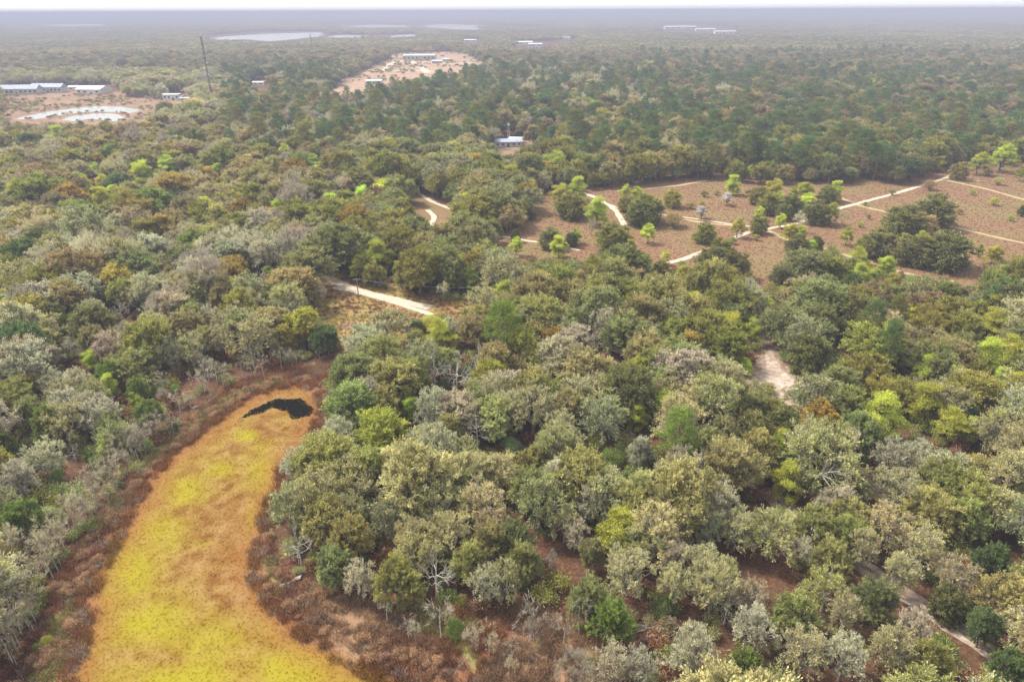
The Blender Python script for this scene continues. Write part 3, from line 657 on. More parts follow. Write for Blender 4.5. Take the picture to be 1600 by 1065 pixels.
M['meadow'] = groundmat('broomsedge', [(.105, .058, .032), (.138, .078, .043), (.168, .100, .056), (.205, .140, .085)], .6, .03, patch=(.13, .115, .04))
M['sand'] = groundmat('pale_sand', [(.24, .18, .13), (.36, .30, .23), (.44, .38, .31), (.49, .44, .38)], .9, .2, patch=(.36, .27, .20))
M['rut'] = groundmat('pale_rut', [(.17, .11, .075), (.27, .21, .16), (.36, .32, .27), (.42, .38, .33)], .7, .15, patch=(.20, .12, .08))
M['paint'] = groundmat('marsh_ground', [(.1, .1, .1)] * 4, 5., .1, attr='tone')

def axis(a, dense0, dense1, b, st):
    """coordinates from a to b, evenly spaced st inside the dense span and growing outside it"""
    c = list(np.arange(dense0, dense1, st)); x, s = dense1, st
    while x < b: c.append(x); s *= 1.25; x += s
    c.append(b); x, s = dense0 - st, st; pre = []
    while x > a: pre.append(x); s *= 1.25; x -= s
    pre.append(a); return np.array(pre[::-1] + c)
sheet_grid('ground', axis(-40000, -200, 260, 40000, 4.), axis(-3000, 20, 500, 40000, 4.), M['floor'], 0., bump=.0)

mw = ground(*np.array(MARSH_OUT[1:-1] , float).T); mw = np.concatenate([ground(*np.array([(-150, 1300)], float).T), mw, ground(*np.array([(1050, 1300)], float).T)])
mi_w = ground(*np.array(MARSH[1:-1], float).T); mi_w = np.concatenate([ground(*np.array([(0, 1300)], float).T), mi_w, ground(*np.array([(720, 1300)], float).T)])
pool_w = ground(*np.array(POOL, float).T)
YB = [(385, 680, 17, 9, 1.2), (300, 765, 32, 22, .9), (345, 735, 30, 12, .6), (412, 745, 24, 34, .9), (245, 830, 45, 25, .7), (195, 885, 38, 40, 1.1), (398, 830, 14, 55, .9), (235, 975, 75, 45, .9), (170, 930, 26, 30, .7), (330, 1000, 90, 50, .7),
      (480, 1045, 80, 36, 1.3), (280, 1060, 120, 30, .9), (420, 980, 50, 30, .6), (310, 850, 25, 14, .5), (420, 920, 20, 45, .7), (560, 1090, 120, 40, 1.3), (150, 1010, 20, 30, .5), (330, 1200, 300, 90, .9), (440, 690, 15, 15, .3)]
def marsh_tone(x, y, dither=False):
    u, v, _ = proj(x, y, np.zeros_like(x)); f = np.zeros(len(x))
    for bu, bv, ru, rv, s in YB: f = np.maximum(f, s * np.exp(-(((u - bu) / ru) ** 2 + ((v - bv) / rv) ** 2) * .75))
    n1 = fbm(x, y, 5.); n2 = fbm(x + 50, y, 1.6); n3 = fbm(x, y + 90, 14.)
    Y = np.clip(f * .95 + .02 + (n1 - .5) * .75 + (n3 - .5) * .5 + (n2 - .5) * .3, 0, .95)[:, None]
    if dither: Y = (rng.random(Y.shape) < Y) * .85
    orange = np.array([.150, .083, .024]) * (1 - np.clip(n3 * 1.6 - .5, 0, 1)[:, None] * .0) + np.array([.08, .07, .04]) * np.clip((n2 - .5) * 1.6, -.6, 1)[:, None]
    yel = np.array([.182, .155, .008]); c = orange * (1 - Y) + yel * Y
    D0 = seg_dist(np.stack([x, y], 1), np.concatenate([mi_w, mi_w[:1]])); ed = np.clip(1 - (D0 - 3.5 * n1) / 5.5, 0, 1)[:, None]; c = c * (1 - .75 * ed) + np.array([.155, .066, .022]) * .75 * ed
    # outside the bed: russet scrub, tan grass and green bank
    D = seg_dist(np.stack([x, y], 1), np.concatenate([mi_w, mi_w[:1]])); out = ~inside(mi_w, x, y)
    E = np.where(out, D, -D)
    leftbank = (u < 440) & (v > 560)
    rus = np.array([.175, .080, .038]); drk = np.array([.115, .058, .036]); tan = np.array([.185, .115, .066]); gr = np.array([.17, .18, .055])
    a = np.clip((E + 2.2 + (n1 - .5) * 4) / 2.5, 0, 1)[:, None]; q = np.clip(n1 * 2.2 - .6, 0, 1)[:, None]
    scrub = rus * q + drk * (1 - q)
    scrub = scrub + (tan - scrub) * np.clip((fbm(x + 7, y + 31, 8.) - np.where(u > 480, .36, .48)) * 5, 0, 1)[:, None] * np.where(u > 480, 1., .35)[:, None]
    c = c * (1 - a) + scrub * a
    g = (leftbank & (E > .6) & (E < 3.4 + 2 * n1) & (fbm(x, y, 11.) > .40)) | ((u > 560) & (E > 9) & (fbm(x + 20, y + 9, 6.) > .62))
    c[g] = c[g] * .35 + gr * .65
    return np.clip(c, .01, .9)
wob = lambda x, y: (x + 5 * (fbm(x, y, 6.) - .5), y + 5 * (fbm(x + 33, y, 6.) - .5))
keep_m = lambda x, y: inside(mw, *wob(x, y))
sheet_grid('marsh', np.arange(mw[:, 0].min() - 4, mw[:, 0].max() + 4, .6), np.arange(mw[:, 1].min() - 4, mw[:, 1].max() + 4, .6), M['paint'], .02, keep_m, {'tone': marsh_tone})
water, tt, out = newmat('dark_water'); b = N(tt, 'ShaderNodeBsdfPrincipled'); b.inputs['Base Color'].default_value = (.004, .004, .003, 1); b.inputs['Roughness'].default_value = .5; b.inputs['Specular IOR Level'].default_value = 0.
tt.links.new(b.outputs[0], out.inputs[0]); M['water'] = water
wob2 = lambda x, y: (x + 1.3 * (fbm(x, y, 1.7) - .5), y + 1.3 * (fbm(x + 33, y, 1.7) - .5))
keep_p = lambda x, y: inside(pool_w, *wob2(x, y))
sheet_grid('pool_water', np.arange(pool_w[:, 0].min() - 2, pool_w[:, 0].max() + 2, .25), np.arange(pool_w[:, 1].min() - 2, pool_w[:, 1].max() + 2, .25), M['water'], .03, keep_p)
def meadow_poly(name, poly, st, mat, z=.02, wb=6.):
    pw = ground(*np.array(poly, float).T)
    f = lambda x, y: inside(pw, x + wb * (fbm(x, y, wb * 1.3) - .5), y + wb * (fbm(x + 33, y, wb * 1.3) - .5))
    return sheet_grid(name, np.arange(pw[:, 0].min() - wb, pw[:, 0].max() + wb, st), np.arange(pw[:, 1].min() - wb, pw[:, 1].max() + wb, st), mat, z, f)
FIELD_G = [(770, 420), (780, 370), (820, 320), (845, 300), (868, 285), (930, 285), (990, 280), (1100, 268), (1290, 270), (1410, 270), (1480, 250), (1700, 235), (1900, 250), (1900, 430), (1600, 450), (1500, 470), (1400, 470), (1250, 480), (1150, 470), (1060, 450), (960, 440), (860, 430)]
meadow_poly('meadow', FIELD_G, 1.5, M['meadow'])
M['glade'] = groundmat('glade_grass', [(.11, .06, .035), (.17, .11, .045), (.21, .165, .055), (.26, .21, .10)], .9, .12, patch=(.26, .12, .06))
meadow_poly('glade_grass', [(495, 425), (560, 436), (660, 455), (760, 462), (780, 500), (700, 520), (610, 540), (530, 560), (495, 540)], .8, M['glade'], .02, 4.)
M['sandmix'] = groundmat('sandy_litter', [(.11, .06, .038), (.19, .125, .085), (.30, .255, .20), (.38, .35, .30)], .45, .1, patch=(.14, .075, .045))
meadow_poly('loop_clearing', [(640, 290), (700, 305), (745, 335), (740, 360), (690, 375), (650, 380), (630, 340)], 1.2, M['meadow'], .02, 5.)
meadow_poly('sandy_clearing_soil', [(1160, 600), (1170, 550), (1188, 515), (1215, 510), (1240, 560), (1285, 590), (1270, 620), (1215, 650), (1180, 640)], .8, M['sandmix'], .02, 4.)
meadow_poly('sand_patch', [(1186, 570), (1192, 545), (1204, 552), (1218, 580), (1246, 598), (1240, 608), (1215, 612), (1200, 625), (1190, 600)], .35, M['rut'], .045, 9.)
M['oldf'] = groundmat('old_field_grass', [(.10, .055, .04), (.17, .095, .065), (.22, .14, .09), (.24, .18, .11)], .08, .02, patch=(.13, .12, .06))
meadow_poly('old_field', [(0, 140), (130, 140), (260, 148), (320, 158), (245, 178), (215, 200), (-100, 200), (-100, 140)], 3., M['oldf'], .02, 12.)
M['bare'] = groundmat('graded_soil', [(.15, .09, .06), (.22, .14, .095), (.29, .21, .15), (.36, .29, .23)], .12, .02, patch=(.30, .19, .11))
meadow_poly('graded_ground', [(500, 150), (550, 115), (600, 92), (625, 82), (710, 80), (785, 97), (720, 120), (650, 134), (600, 144), (540, 156)], 4., M['bare'], .02, 14.)
meadow_poly('yard_ground', [(755, 212), (830, 208), (845, 202), (895, 200), (880, 236), (830, 250), (760, 240)], 2., M['oldf'], .02, 6.)
meadow_poly('far_field', [(262, 90), (330, 88), (405, 88), (405, 102), (300, 106)], 4., M['oldf'], .02, 10.)
def ribbon(name, pts, width, mat, z, jit=.25):
    p = np.array(pts); s = [p[0]]
    for a, b in zip(p[:-1], p[1:]):
        k = max(1, int(np.linalg.norm(b - a) / 1.6))
        for i in range(1, k + 1): s.append(a + (b - a) * i / k)
    s = np.array(s)
    for _ in range(6): s[1:-1] = (s[:-2] + 2 * s[1:-1] + s[2:]) / 4
    d = np.gradient(s, axis=0); d /= np.linalg.norm(d, axis=1)[:, None]; nrm = np.stack([-d[:, 1], d[:, 0]], 1)
    wl = width / 2 * (1 + jit * (fbm(s[:, 0], s[:, 1], 3.) - .5) * 2.4); wr = width / 2 * (1 + jit * (fbm(s[:, 0] + 70, s[:, 1], 3.) - .5) * 2.4)
    L = s + nrm * wl[:, None]; Q = s - nrm * wr[:, None]
    m = MB(); zz = np.full(len(s), z)
    L3 = np.column_stack([L, zz]); Q3 = np.column_stack([Q, zz])
    m.quads(np.stack([Q3[:-1], Q3[1:], L3[1:], L3[:-1]], 1))
    o = m.build(name, mat); o['kind'] = 'structure'; return o, s, nrm
for k, (p, wd) in RD.items():
    if k == 'lane':
        s = roads_w[k]; d = np.gradient(s, axis=0); d /= np.linalg.norm(d, axis=1)[:, None]; nr = np.stack([-d[:, 1], d[:, 0]], 1)
        ribbon('sand_track', s, 3.4, M['sandmix'], .035, .5)
        for off in (-1.15, 1.15): ribbon('wheel_rut', s + nr * off, 1.0, M['rut'], .05, .7)
    else:
        ribbon('sand_road', roads_w[k], wd, M['sand'], .05 + .006 * list(RD).index(k), .3)
allfaint = []
M['faint'] = groundmat('worn_grass', [(.21, .14, .08), (.26, .19, .11), (.30, .23, .14), (.34, .28, .18)], .5, .1, patch=(.28, .24, .11))
for i, p in enumerate([[(1290, 300), (1345, 322), (1400, 335), (1460, 345)], [(1480, 282), (1540, 295), (1600, 312), (1660, 325)], [(1198, 360), (1240, 378), (1290, 388), (1340, 405), (1390, 420), (1440, 434), (1490, 440)],
                       [(1480, 352), (1540, 367), (1600, 380), (1700, 400)], [(1010, 295), (1060, 290), (1105, 282)], [(1070, 343), (1110, 350), (1150, 352)]]):
    allfaint.append(ground(*np.array(p, float).T)); ribbon('grass_track', allfaint[-1], 2.4, M['faint'], .034 + .003 * i, .4)
# construction site tracks and pale soil
for i, p in enumerate([[(600, 112), (612, 98), (640, 94), (662, 108), (668, 114)], [(640, 96), (700, 100), (745, 98)], [(590, 112), (640, 110), (690, 112)]]):
    ribbon('haul_road', ground(*np.array(p, float).T), 12, M['sand'], .06 + .02 * i, .3)
# lakes and ponds
lw, tt, out = newmat('lake_water'); b = N(tt, 'ShaderNodeBsdfPrincipled'); b.inputs['Base Color'].default_value = (.14, .15, .14, 1); b.inputs['Roughness'].default_value = .25; b.inputs['Specular IOR Level'].default_value = .22
b.inputs['IOR'].default_value = 1.33
bp = N(tt, 'ShaderNodeBump'); bp.inputs['Strength'].default_value = .08; bp.inputs['Distance'].default_value = .1; tt.links.new(noise_tex(tt, .6, 3, .5, geo_pos(tt)), bp.inputs['Height']); tt.links.new(bp.outputs[0], b.inputs['Normal'])
tt.links.new(b.outputs[0], out.inputs[0]); M['lake'] = lw
def flat_poly(name, poly, mat, z, sub=6, wob_=.08):
    p = ground(*np.array(poly, float).T); c = p.mean(0); pts = []
    for a, b in zip(p, np.roll(p, -1, 0)):
        for i in range(sub):
            q = a + (b - a) * i / sub; L = np.linalg.norm(b - a); pts.append(q + rng.normal(size=2) * L * wob_ * .25)
    me = bpy.data.meshes.new(name); me.from_pydata([(x, y, z) for x, y in pts], [], [tuple(range(len(pts)))]); me.materials.append(mat); me.update()
    if me.polygons[0].normal.z < 0: me.flip_normals()
    o = bpy.data.objects.new(name, me); col.objects.link(o); o['kind'] = 'structure'; return o
flat_poly('pond_water', [(18, 187), (60, 177), (110, 170), (150, 166), (190, 167), (222, 172), (205, 177), (150, 174), (100, 179), (60, 186)], M['lake'], .06)
flat_poly('pond_water', [(95, 188), (110, 182), (150, 177), (180, 178), (196, 184), (180, 190), (140, 186), (115, 190)], M['lake'], .08)
for poly in ([(70, 41), (95, 38), (158, 38), (160, 42), (110, 42)], [(330, 60), (370, 56), (420, 53), (500, 51), (505, 56), (460, 62), (420, 65), (380, 62), (345, 64)], [(540, 42), (580, 39), (636, 40), (640, 43), (590, 44)],
             [(660, 40), (700, 38), (752, 40), (752, 47), (730, 47), (690, 45)], [(505, 58), (540, 55), (575, 57), (570, 60), (520, 60)], [(608, 57), (648, 54), (645, 58), (615, 60)]):
    flat_poly('lake_water', poly, M['lake'], .5, 6, .12)

# ================================================================== TREES
def place_tree(t):
    k = t['k']; p = int(rng.integers(len(proto[k]))); cm, tm = proto[k][p]
    nm = KN[k][1]
    e = bpy.data.objects.new(nm, None); col.objects.link(e); e.empty_display_size = 1
    e.location = (t['x'], t['y'], 0); e.rotation_euler = (0, 0, rng.random() * 6.283)
    e.scale = (t['r'] / R0 * (.94 + .12 * rng.random()), t['r'] / R0 * (.94 + .12 * rng.random()), t['h'] / H0)
    tag(e, t['label'], KN[k][2], GRP[k])
    c = bpy.data.objects.new('branches' if k in 'BST' else 'crown', cm); col.objects.link(c); c.parent = e
    c.color = (*tint_of(t), 1)
    b = bpy.data.objects.new('trunk' if k != 'U' else 'stems', tm); col.objects.link(b); b.parent = e
    return e
for t in single: place_tree(t)

hid = {}
for k, (lst, bark) in PR.items():
    cm = M['dead'] if k == 'S' else M['leaf_i']
    hid[k] = [hidden_proto(KN[k][1] + '_source', [c, tr], [cm, M[bark]]) for c, tr in lst]
NAME_R = {'T': ('sapling_scrub', 'thin saplings'), 'F': ('oak_edge', 'oaks'), 'O': ('oak_woodland', 'mixed olive and grey-green oak woodland stretching away behind the marsh and meadow'), 'L': ('lichen_oak_woodland', 'pale lichen-hung oaks crowded together across the middle woodland'),
          'G': ('spring_green_woodland', 'scattered lime and yellow-green trees dotting the far woodland'), 'P': ('pine_woodland', 'dark green pines massed beyond the oak wood'), 'B': ('leafless_woodland', 'grey-brown leafless trees among the far woodland'),
          'S': ('dead_woodland', 'dead trees scattered in the far wood'), 'U': ('bush_woodland', 'bushes under the far wood'), 'W': ('blossom_woodland', 'blossom')}
for k in PR:
    l = [t for t in rest if t['k'] == k]
    if not l: continue
    P = np.array([(t['x'], t['y'], 0) for t in l]); S = np.array([(t['r'] / R0, t['r'] / R0, t['h'] / H0) for t in l])
    C = np.array([tint_of(t) for t in l])
    scatter(NAME_R[k][0], hid[k], P, rng.random(len(l)) * 6.283, S, C, rng.integers(len(hid[k]), size=len(l)), NAME_R[k][1])

# far canopy: patches of many small crowns
def patch(seed, size, n, leaves, lsz):
    global rng; rng = np.random.default_rng(seed); mb = MB()
    for i in range(n):
        x, y = (rng.random(2) - .5) * size; r = 4.5 + 3.5 * rng.random(); z = 6 + 4.5 * rng.random(); k = leaves
        c = np.array([x, y, z - 1]); d = unit(k); d[:, 2] = np.abs(d[:, 2]) - .15
        P = c + d * r * np.array([1, 1, .75]) * (.8 + .25 * rng.random((k, 1)))
        nr = d + .5 * unit(k); nr /= np.linalg.norm(nr, axis=1)[:, None]; A, B = axes(nr)
        mb.leaves(P, A * lsz, B * lsz * .8, 0, np.clip(.15 + .7 * rng.random() + .2 * rng.normal(size=k), 0, 1), 0.)
    return hidden_proto('canopy_source', [mb], [M['leaf_i']])
P1 = [patch(201 + i, 46, 26, 90, 1.1) for i in range(4)]
P2 = [patch(211 + i, 130, 150, 26, 2.2) for i in range(4)]
rng = np.random.default_rng(5)
def far_fill(name, pr, dmin, dmax, sp, label):
    P = gen_fill(dmin, dmax, sp, sp * .15); n = len(P)
    bad = np.zeros(n, bool)
    for ox in (-.5, 0, .5):
        for oy in (-.5, .5):
            for z in (0, 11):
                u, v, _ = proj(P[:, 0] + ox * sp, P[:, 1] + oy * sp, np.full(n, z))
                for poly in OPEN: bad |= inside(poly, u, v)
    P = P[~bad]; n = len(P); u, v, _ = proj(P[:, 0], P[:, 1], np.zeros(n) + 8)
    C = np.zeros((n, 3)); big = fbm(P[:, 0], P[:, 1], 420.)
    for i in range(n):
        rg = region(u[i], v[i]); c = np.array(TONE[pick(rg[1])]); c2 = np.array(TONE[pick(rg[1])])
        C[i] = (c * .6 + c2 * .4) * (.7 + .7 * big[i])
    scatter(name, pr, np.column_stack([P, np.zeros(n)]), rng.random(n) * 6.283, np.ones((n, 3)) * (.9 + .25 * rng.random((n, 1))), C, rng.integers(len(pr), size=n), label)
far_fill('distant_woodland', P1, 1495, 3600, 40, 'hazy brown and green woodland filling the distance below the lakes')
far_fill('horizon_woodland', P2, 3560, 16500, 116, 'blue-grey hazy forest reaching the horizon under a pale sky')

# ------------------------------------------------------------------ grass, scrub, undergrowth
def tuft(seed, n, h, spread, wd, mat='leaf_i'):
    global rng; rng = np.random.default_rng(seed); mb = MB()
    p = rng.normal(size=(n, 3)) * spread; p[:, 2] = 0
    d = unit(n) * .55; d[:, 2] = .6 + .4 * rng.random(n); L = h * (.5 + .6 * rng.random(n)); d /= np.linalg.norm(d, axis=1)[:, None]
    s = np.cross(d, unit(n)); s /= np.linalg.norm(s, axis=1)[:, None]
    mb.leaves(p + d * L[:, None] * .5, d * L[:, None] * .5, s * wd, 0, rng.random(n), 0.)
    return hidden_proto('grass_source', [mb], [M[mat]])
TG = [tuft(301 + i, 26, .5, .22, .035, 'grass_i') for i in range(3)]
TM = [tuft(331 + i, 60, .7, .35, .04, 'grass_i') for i in range(3)]
TS = [tuft(311 + i, 90, 1.1, .45, .04) for i in range(3)]
def low(seed):
    global rng; rng = np.random.default_rng(seed); mb = MB()
    for i in range(7):
        c = np.array([rng.normal() * .7, rng.normal() * .7, .5 + .7 * rng.random()]); clump(mb, c, .6 + .3 * rng.random(), 110, .22, .4, .9, .15, .3 + .4 * rng.random())
    return hidden_proto('undergrowth_source', [mb], [M['leaf_i']])
TU = [low(321 + i) for i in range(3)]
rng = np.random.default_rng(8)
def pts_in(pw, dens, fn=None):
    x0, y0 = pw.min(0); x1, y1 = pw.max(0); n = int((x1 - x0) * (y1 - y0) * dens)
    P = np.column_stack([x0 + (x1 - x0) * rng.random(n), y0 + (y1 - y0) * rng.random(n)])
    P = P[inside(pw, P[:, 0], P[:, 1])]
    return P[fn(P)] if fn else P
def sc(name, pr, P, C, s0, s1, label, z=.02):
    n = len(P); s = s0 + (s1 - s0) * rng.random((n, 1))
    scatter(name, pr, np.column_stack([P, np.full(n, z)]), rng.random(n) * 6.283, np.repeat(s, 3, 1), C, rng.integers(len(pr), size=n), label)
P = pts_in(mi_w, 7., lambda P: ~(inside(pool_w, P[:, 0], P[:, 1]) & (rng.random(len(P)) > .02 + .75 * np.exp(-(seg_dist(P, np.concatenate([pool_w, pool_w[:1]])) / .8) ** 2))))
C = marsh_tone(P[:, 0], P[:, 1], True) * (.9 + .3 * rng.random((len(P), 1))) * 2.7
sc('marsh_grass', TG, P, C, .16, .42, 'yellow and orange marsh grass covering the dry pond bed')
E_ = lambda P: ~inside(mi_w, P[:, 0], P[:, 1]) | (seg_dist(P, np.concatenate([mi_w, mi_w[:1]])) < 2.0)
P = pts_in(mw, 1.8, lambda P: E_(P) & (fbm(P[:, 0], P[:, 1], 3.5) + .35 * rng.random(len(P)) > .52))
C = marsh_tone(P[:, 0], P[:, 1]) * (.9 + .9 * rng.random((len(P), 1)))
q = rng.random(len(P)) < .08; C[q] = np.array([.30, .24, .19])
sc('scrub', TS, P, C, .5, 1.25, 'russet and grey-brown scrub fringing the marsh')
P = pts_in(mw, .42, lambda P: ~inside(mi_w, P[:, 0], P[:, 1]) & (seg_dist(P, np.concatenate([mi_w, mi_w[:1]])) < 2. + 6.5 * fbm(P[:, 0], P[:, 1], 7.)) & (fbm(P[:, 0] + 9, P[:, 1], 2.6) > .44))
C = np.where(rng.random((len(P), 1)) < .75, np.array([.30, .165, .085]), np.array([.20, .10, .06])) * (.7 + .6 * rng.random((len(P), 1)))
sc('rust_brush', TU, P, C, .35, .85, 'rust-coloured low bushes heaped along the edge of the marsh', 0.)
fw = ground(*np.array(FIELD_G, float).T)
allroad = list(roads_w.values()) + allfaint
offroad = lambda P: np.min([seg_dist(P, L) for L in allroad], 0) > 2.2
P = pts_in(fw, .6, lambda P: (P[:, 1] < 430) & offroad(P))
C = np.array([.245, .142, .075]) * (.82 + .36 * rng.random((len(P), 1))) * (1 + .12 * rng.normal(size=(len(P), 3)))
sc('broomsedge', TM, P, C, .22, .5, 'rust-brown broomsedge tufts growing over the meadow')
gw = ground(*np.array([(495, 425), (560, 436), (760, 462), (780, 500), (610, 540), (530, 560), (495, 540)], float).T)
P = pts_in(gw, .9, offroad); C = np.where(fbm(P[:, 0], P[:, 1], 6.)[:, None] > .5, np.array([.27, .235, .05]), np.array([.19, .11, .055])) * (.6 + .7 * rng.random((len(P), 1)))
sc('glade_tufts', TG, P, C, .8, 1.7, 'yellow and russet grass of the glade below the sand road')
# undergrowth under the near trees
wp = np.array([(-110, 52), (150, 52), (260, 260), (-220, 260)], float)
P = pts_in(wp, .085, lambda P: ~inside(mw, P[:, 0], P[:, 1]) & offroad(P) & ~open_mask(P[:, 0], P[:, 1], np.ones(len(P)), np.ones(len(P))))
tn = np.array([TONE[k] for k in ('mg', 'ol', 'ru', 'gg', 'br', 'dg')]); C = tn[rng.choice(6, len(P), p=[.2, .2, .25, .15, .12, .08])] * (.7 + .5 * rng.random((len(P), 1)))
sc('undergrowth', TU, P, C, .6, 1.7, 'low green and russet undergrowth between the near oaks', 0.)

ow = ground(*np.array([(0, 150), (130, 148), (250, 155), (245, 172), (215, 190), (0, 192)], float).T)
ponds = [ground(*np.array(q, float).T) for q in ([(18, 187), (60, 177), (110, 170), (150, 166), (190, 167), (222, 172), (205, 177), (150, 174), (100, 179), (60, 186)], [(95, 188), (110, 182), (150, 177), (180, 178), (196, 184), (180, 190), (140, 186), (115, 190)])]
P = pts_in(ow, .02, lambda P: ~inside(ponds[0], P[:, 0], P[:, 1]) & ~inside(ponds[1], P[:, 0], P[:, 1]) & (fbm(P[:, 0], P[:, 1], 25.) > .42))
C = tn[rng.choice(6, len(P), p=[.05, .2, .25, .15, .3, .05])] * (.7 + .5 * rng.random((len(P), 1)))
sc('old_field_brush', TU, P, C, .7, 1.6, 'low brown and olive brush dotting the brown field round the ponds', 0.)
gw2 = ground(*np.array([(525, 134), (600, 95), (625, 84), (710, 82), (770, 98), (720, 114), (640, 126), (580, 134)], float).T)
P = pts_in(gw2, .004, lambda P: fbm(P[:, 0], P[:, 1], 60.) > .5); C = tn[rng.choice(6, len(P), p=[.1, .3, .2, .15, .2, .05])] * (.7 + .5 * rng.random((len(P), 1)))
sc('graded_ground_brush', TU, P, C, 1., 2.5, 'sparse brush dotting the cleared construction ground', 0.)
# ================================================================== BUILDINGS, MASTS, WIRES
M['white'] = plain('white_sheet', (.46, .46, .455), .6, 0, .08, .3); M['metalroof'] = plain('pale_metal_roof', (.37, .38, .40), .45, .2, .12, .4)
M['blueroof'] = plain('blue_grey_shingle', (.22, .25, .31), .8, 0, .25, .3); M['glass'] = plain('dark_glass', (.03, .035, .04), .2, 0, .1, 1)
M['wall'] = plain('grey_wall', (.34, .335, .32), .8, 0, .15, .4); M['steel'] = plain('dark_steel', (.07, .065, .07), .6, .3, .3, 1); M['cream'] = plain('cream_wall', (.62, .56, .46), .8, 0, .15, .4)
M['rust'] = plain('red_painted_steel', (.30, .08, .05), .6, .2, .3, 1); M['wood'] = plain('weathered_pole', (.22, .18, .14), .9, 0, .35, 4)
def building(name, u, v, L, D, H, label, cat='building', rz=0., wall='white', roof='metalroof', pitch=.18, nwin=4, group=None):
    x, y = ground(u, v); e = bpy.data.objects.new(name, None); col.objects.link(e); e.location = (x, y, 0); e.rotation_euler = (0, 0, rz); tag(e, label, cat, group)
    m = MB(); m.box((0, 0, H / 2 - .3), (L, D, H + .6)); m.build('wall', M[wall], e)
    m = MB(); h = D * pitch; o_ = .6; a, b = L / 2 + o_, D / 2 + o_
    z0 = H + .02
    q = [((-a, -b, z0), (a, -b, z0), (a, 0, z0 + h), (-a, 0, z0 + h)), ((a, b, z0), (-a, b, z0), (-a, 0, z0 + h), (a, 0, z0 + h)), ((-a, b, z0), (a, b, z0), (a, -b, z0), (-a, -b, z0)),
         ((-a, -b, z0), (-a, 0, z0 + h), (-a, 0, z0 + h), (-a, b, z0)), ((a, -b, z0), (a, b, z0), (a, 0, z0 + h), (a, 0, z0 + h))]
    m.quads(np.array(q, float)); m.build('roof', M[roof], e)
    for i in range(nwin):
        if nwin > 2 and i == nwin // 2:
            m = MB(); m.box((0 + (i + .5) * L / nwin - L / 2, -D / 2 - .05, 1.3), (1.6, .12, 2.6)); m.build('door', M['glass'], e); continue
        m = MB(); m.box(((i + .5) * L / nwin - L / 2, -D / 2 - .05, H * .55), (L / nwin * .42, .12, H * .35)); m.build('window', M['glass'], e)
    return e
building('apartment_building', 28, 147, 52, 14, 6, 'long building with blue-grey shingled roof at far left edge beside the brown field', wall='wall', roof='blueroof', rz=.08, nwin=10, pitch=.3)
building('apartment_building', 78, 144, 38, 13, 6, 'shorter blue-grey roofed building right of the long one, behind the brown field', wall='wall', roof='blueroof', rz=-.05, nwin=8, pitch=.3)
building('shed', 118, 141, 12, 8, 4, 'small white shed between the blue-grey roof and the white barn', cat='shed', nwin=2)
building('barn', 148, 146, 30, 22, 5.5, 'bright white metal-roofed barn behind the twin ponds', cat='barn', rz=-.12, nwin=4, roof='white', pitch=.14)
building('white_building', 271, 156, 17, 10, 6, 'white two-storey block with dark windows left of the mast foot', nwin=4, roof='white', pitch=.05)
building('shed', 203, 144, 4, 4, 3, 'tiny white shed alone between the barn and the white block', cat='shed', nwin=1)
building('shed', 293, 157, 14, 4, 2.6, 'low pale trailer row right of the white block', cat='shed', nwin=3)
building('shed', 388, 137, 9, 7, 3.5, 'white hut at the sandy yard right of the radio mast', cat='shed', nwin=2)
building('shed', 405, 133, 14, 7, 3.5, 'cream shed at the sandy yard right of the radio mast', cat='shed', nwin=2, wall='cream', roof='metalroof')
building('hangar', 656, 94, 62, 30, 9, 'large flat white-roofed building on the cleared construction ground', nwin=8, roof='metalroof', pitch=.06, wall='wall')
building('shed', 683, 99, 18, 10, 4, 'small grey building right of the large one on the cleared ground', cat='shed', nwin=3, wall='wall')
building('shed', 697, 96, 12, 9, 4, 'smallest white hut at the right of the cleared ground', cat='shed', nwin=2)
building('shed', 585, 131, 20, 9, 4, 'white shed at the near left corner of the cleared ground', cat='shed', nwin=3)
building('house', 793, 228, 19, 9, 3.4, 'grey-white metal-roofed house in a small yard inside the wood', cat='house', rz=.15, nwin=5, roof='blueroof', wall='wall')
building('shed', 806, 223, 9, 6, 3, 'small white shed behind the grey-white house in the wood', cat='shed', rz=-.2, nwin=2)
for i, (u, v, L, D, H, lab) in enumerate([(735, 67, 60, 30, 8, 'white warehouse roof alone left of the bright pair in the haze'), (817, 71, 90, 40, 9, 'left and larger of two bright white roofs in the hazy middle distance'), (836, 74, 60, 30, 8, 'right and nearer of two bright white roofs in the hazy middle distance'),
        (1062, 46, 260, 60, 18, 'long white complex near the horizon, leftmost of the right-hand row'), (1102, 49, 150, 50, 10, 'low white hall in the middle of the row near the horizon'), (1132, 53, 140, 45, 10, 'low white hall at the right of the row near the horizon'),
        (1242, 56, 60, 40, 9, 'solitary pale roof right of the white row near the horizon'), (855, 43, 100, 40, 9, 'faint pale roof above the bright pair of white roofs'), (783, 46, 90, 40, 9, 'faint pale roof right of the widest lake'), (929, 41, 90, 40, 10, 'faint pale roof midway between lake and white complex'),
        (163, 69, 50, 30, 7, 'small pale roof in haze above the barn'), (57, 88, 14, 10, 12, 'small white block standing in the far left wood'), (362, 69, 30, 20, 6, 'small pale roof just below the left lake'), (885, 62, 40, 20, 6, 'tiny pale roof right of the bright pair'), (1090, 77, 40, 24, 7, 'single pale roof in the right-hand far forest')]):
    building('warehouse', u, v, L * .6, D * .6, H * .4 + 5, lab, cat='warehouse', nwin=6, roof='white', pitch=.1, group='pale roofs in the far haze')

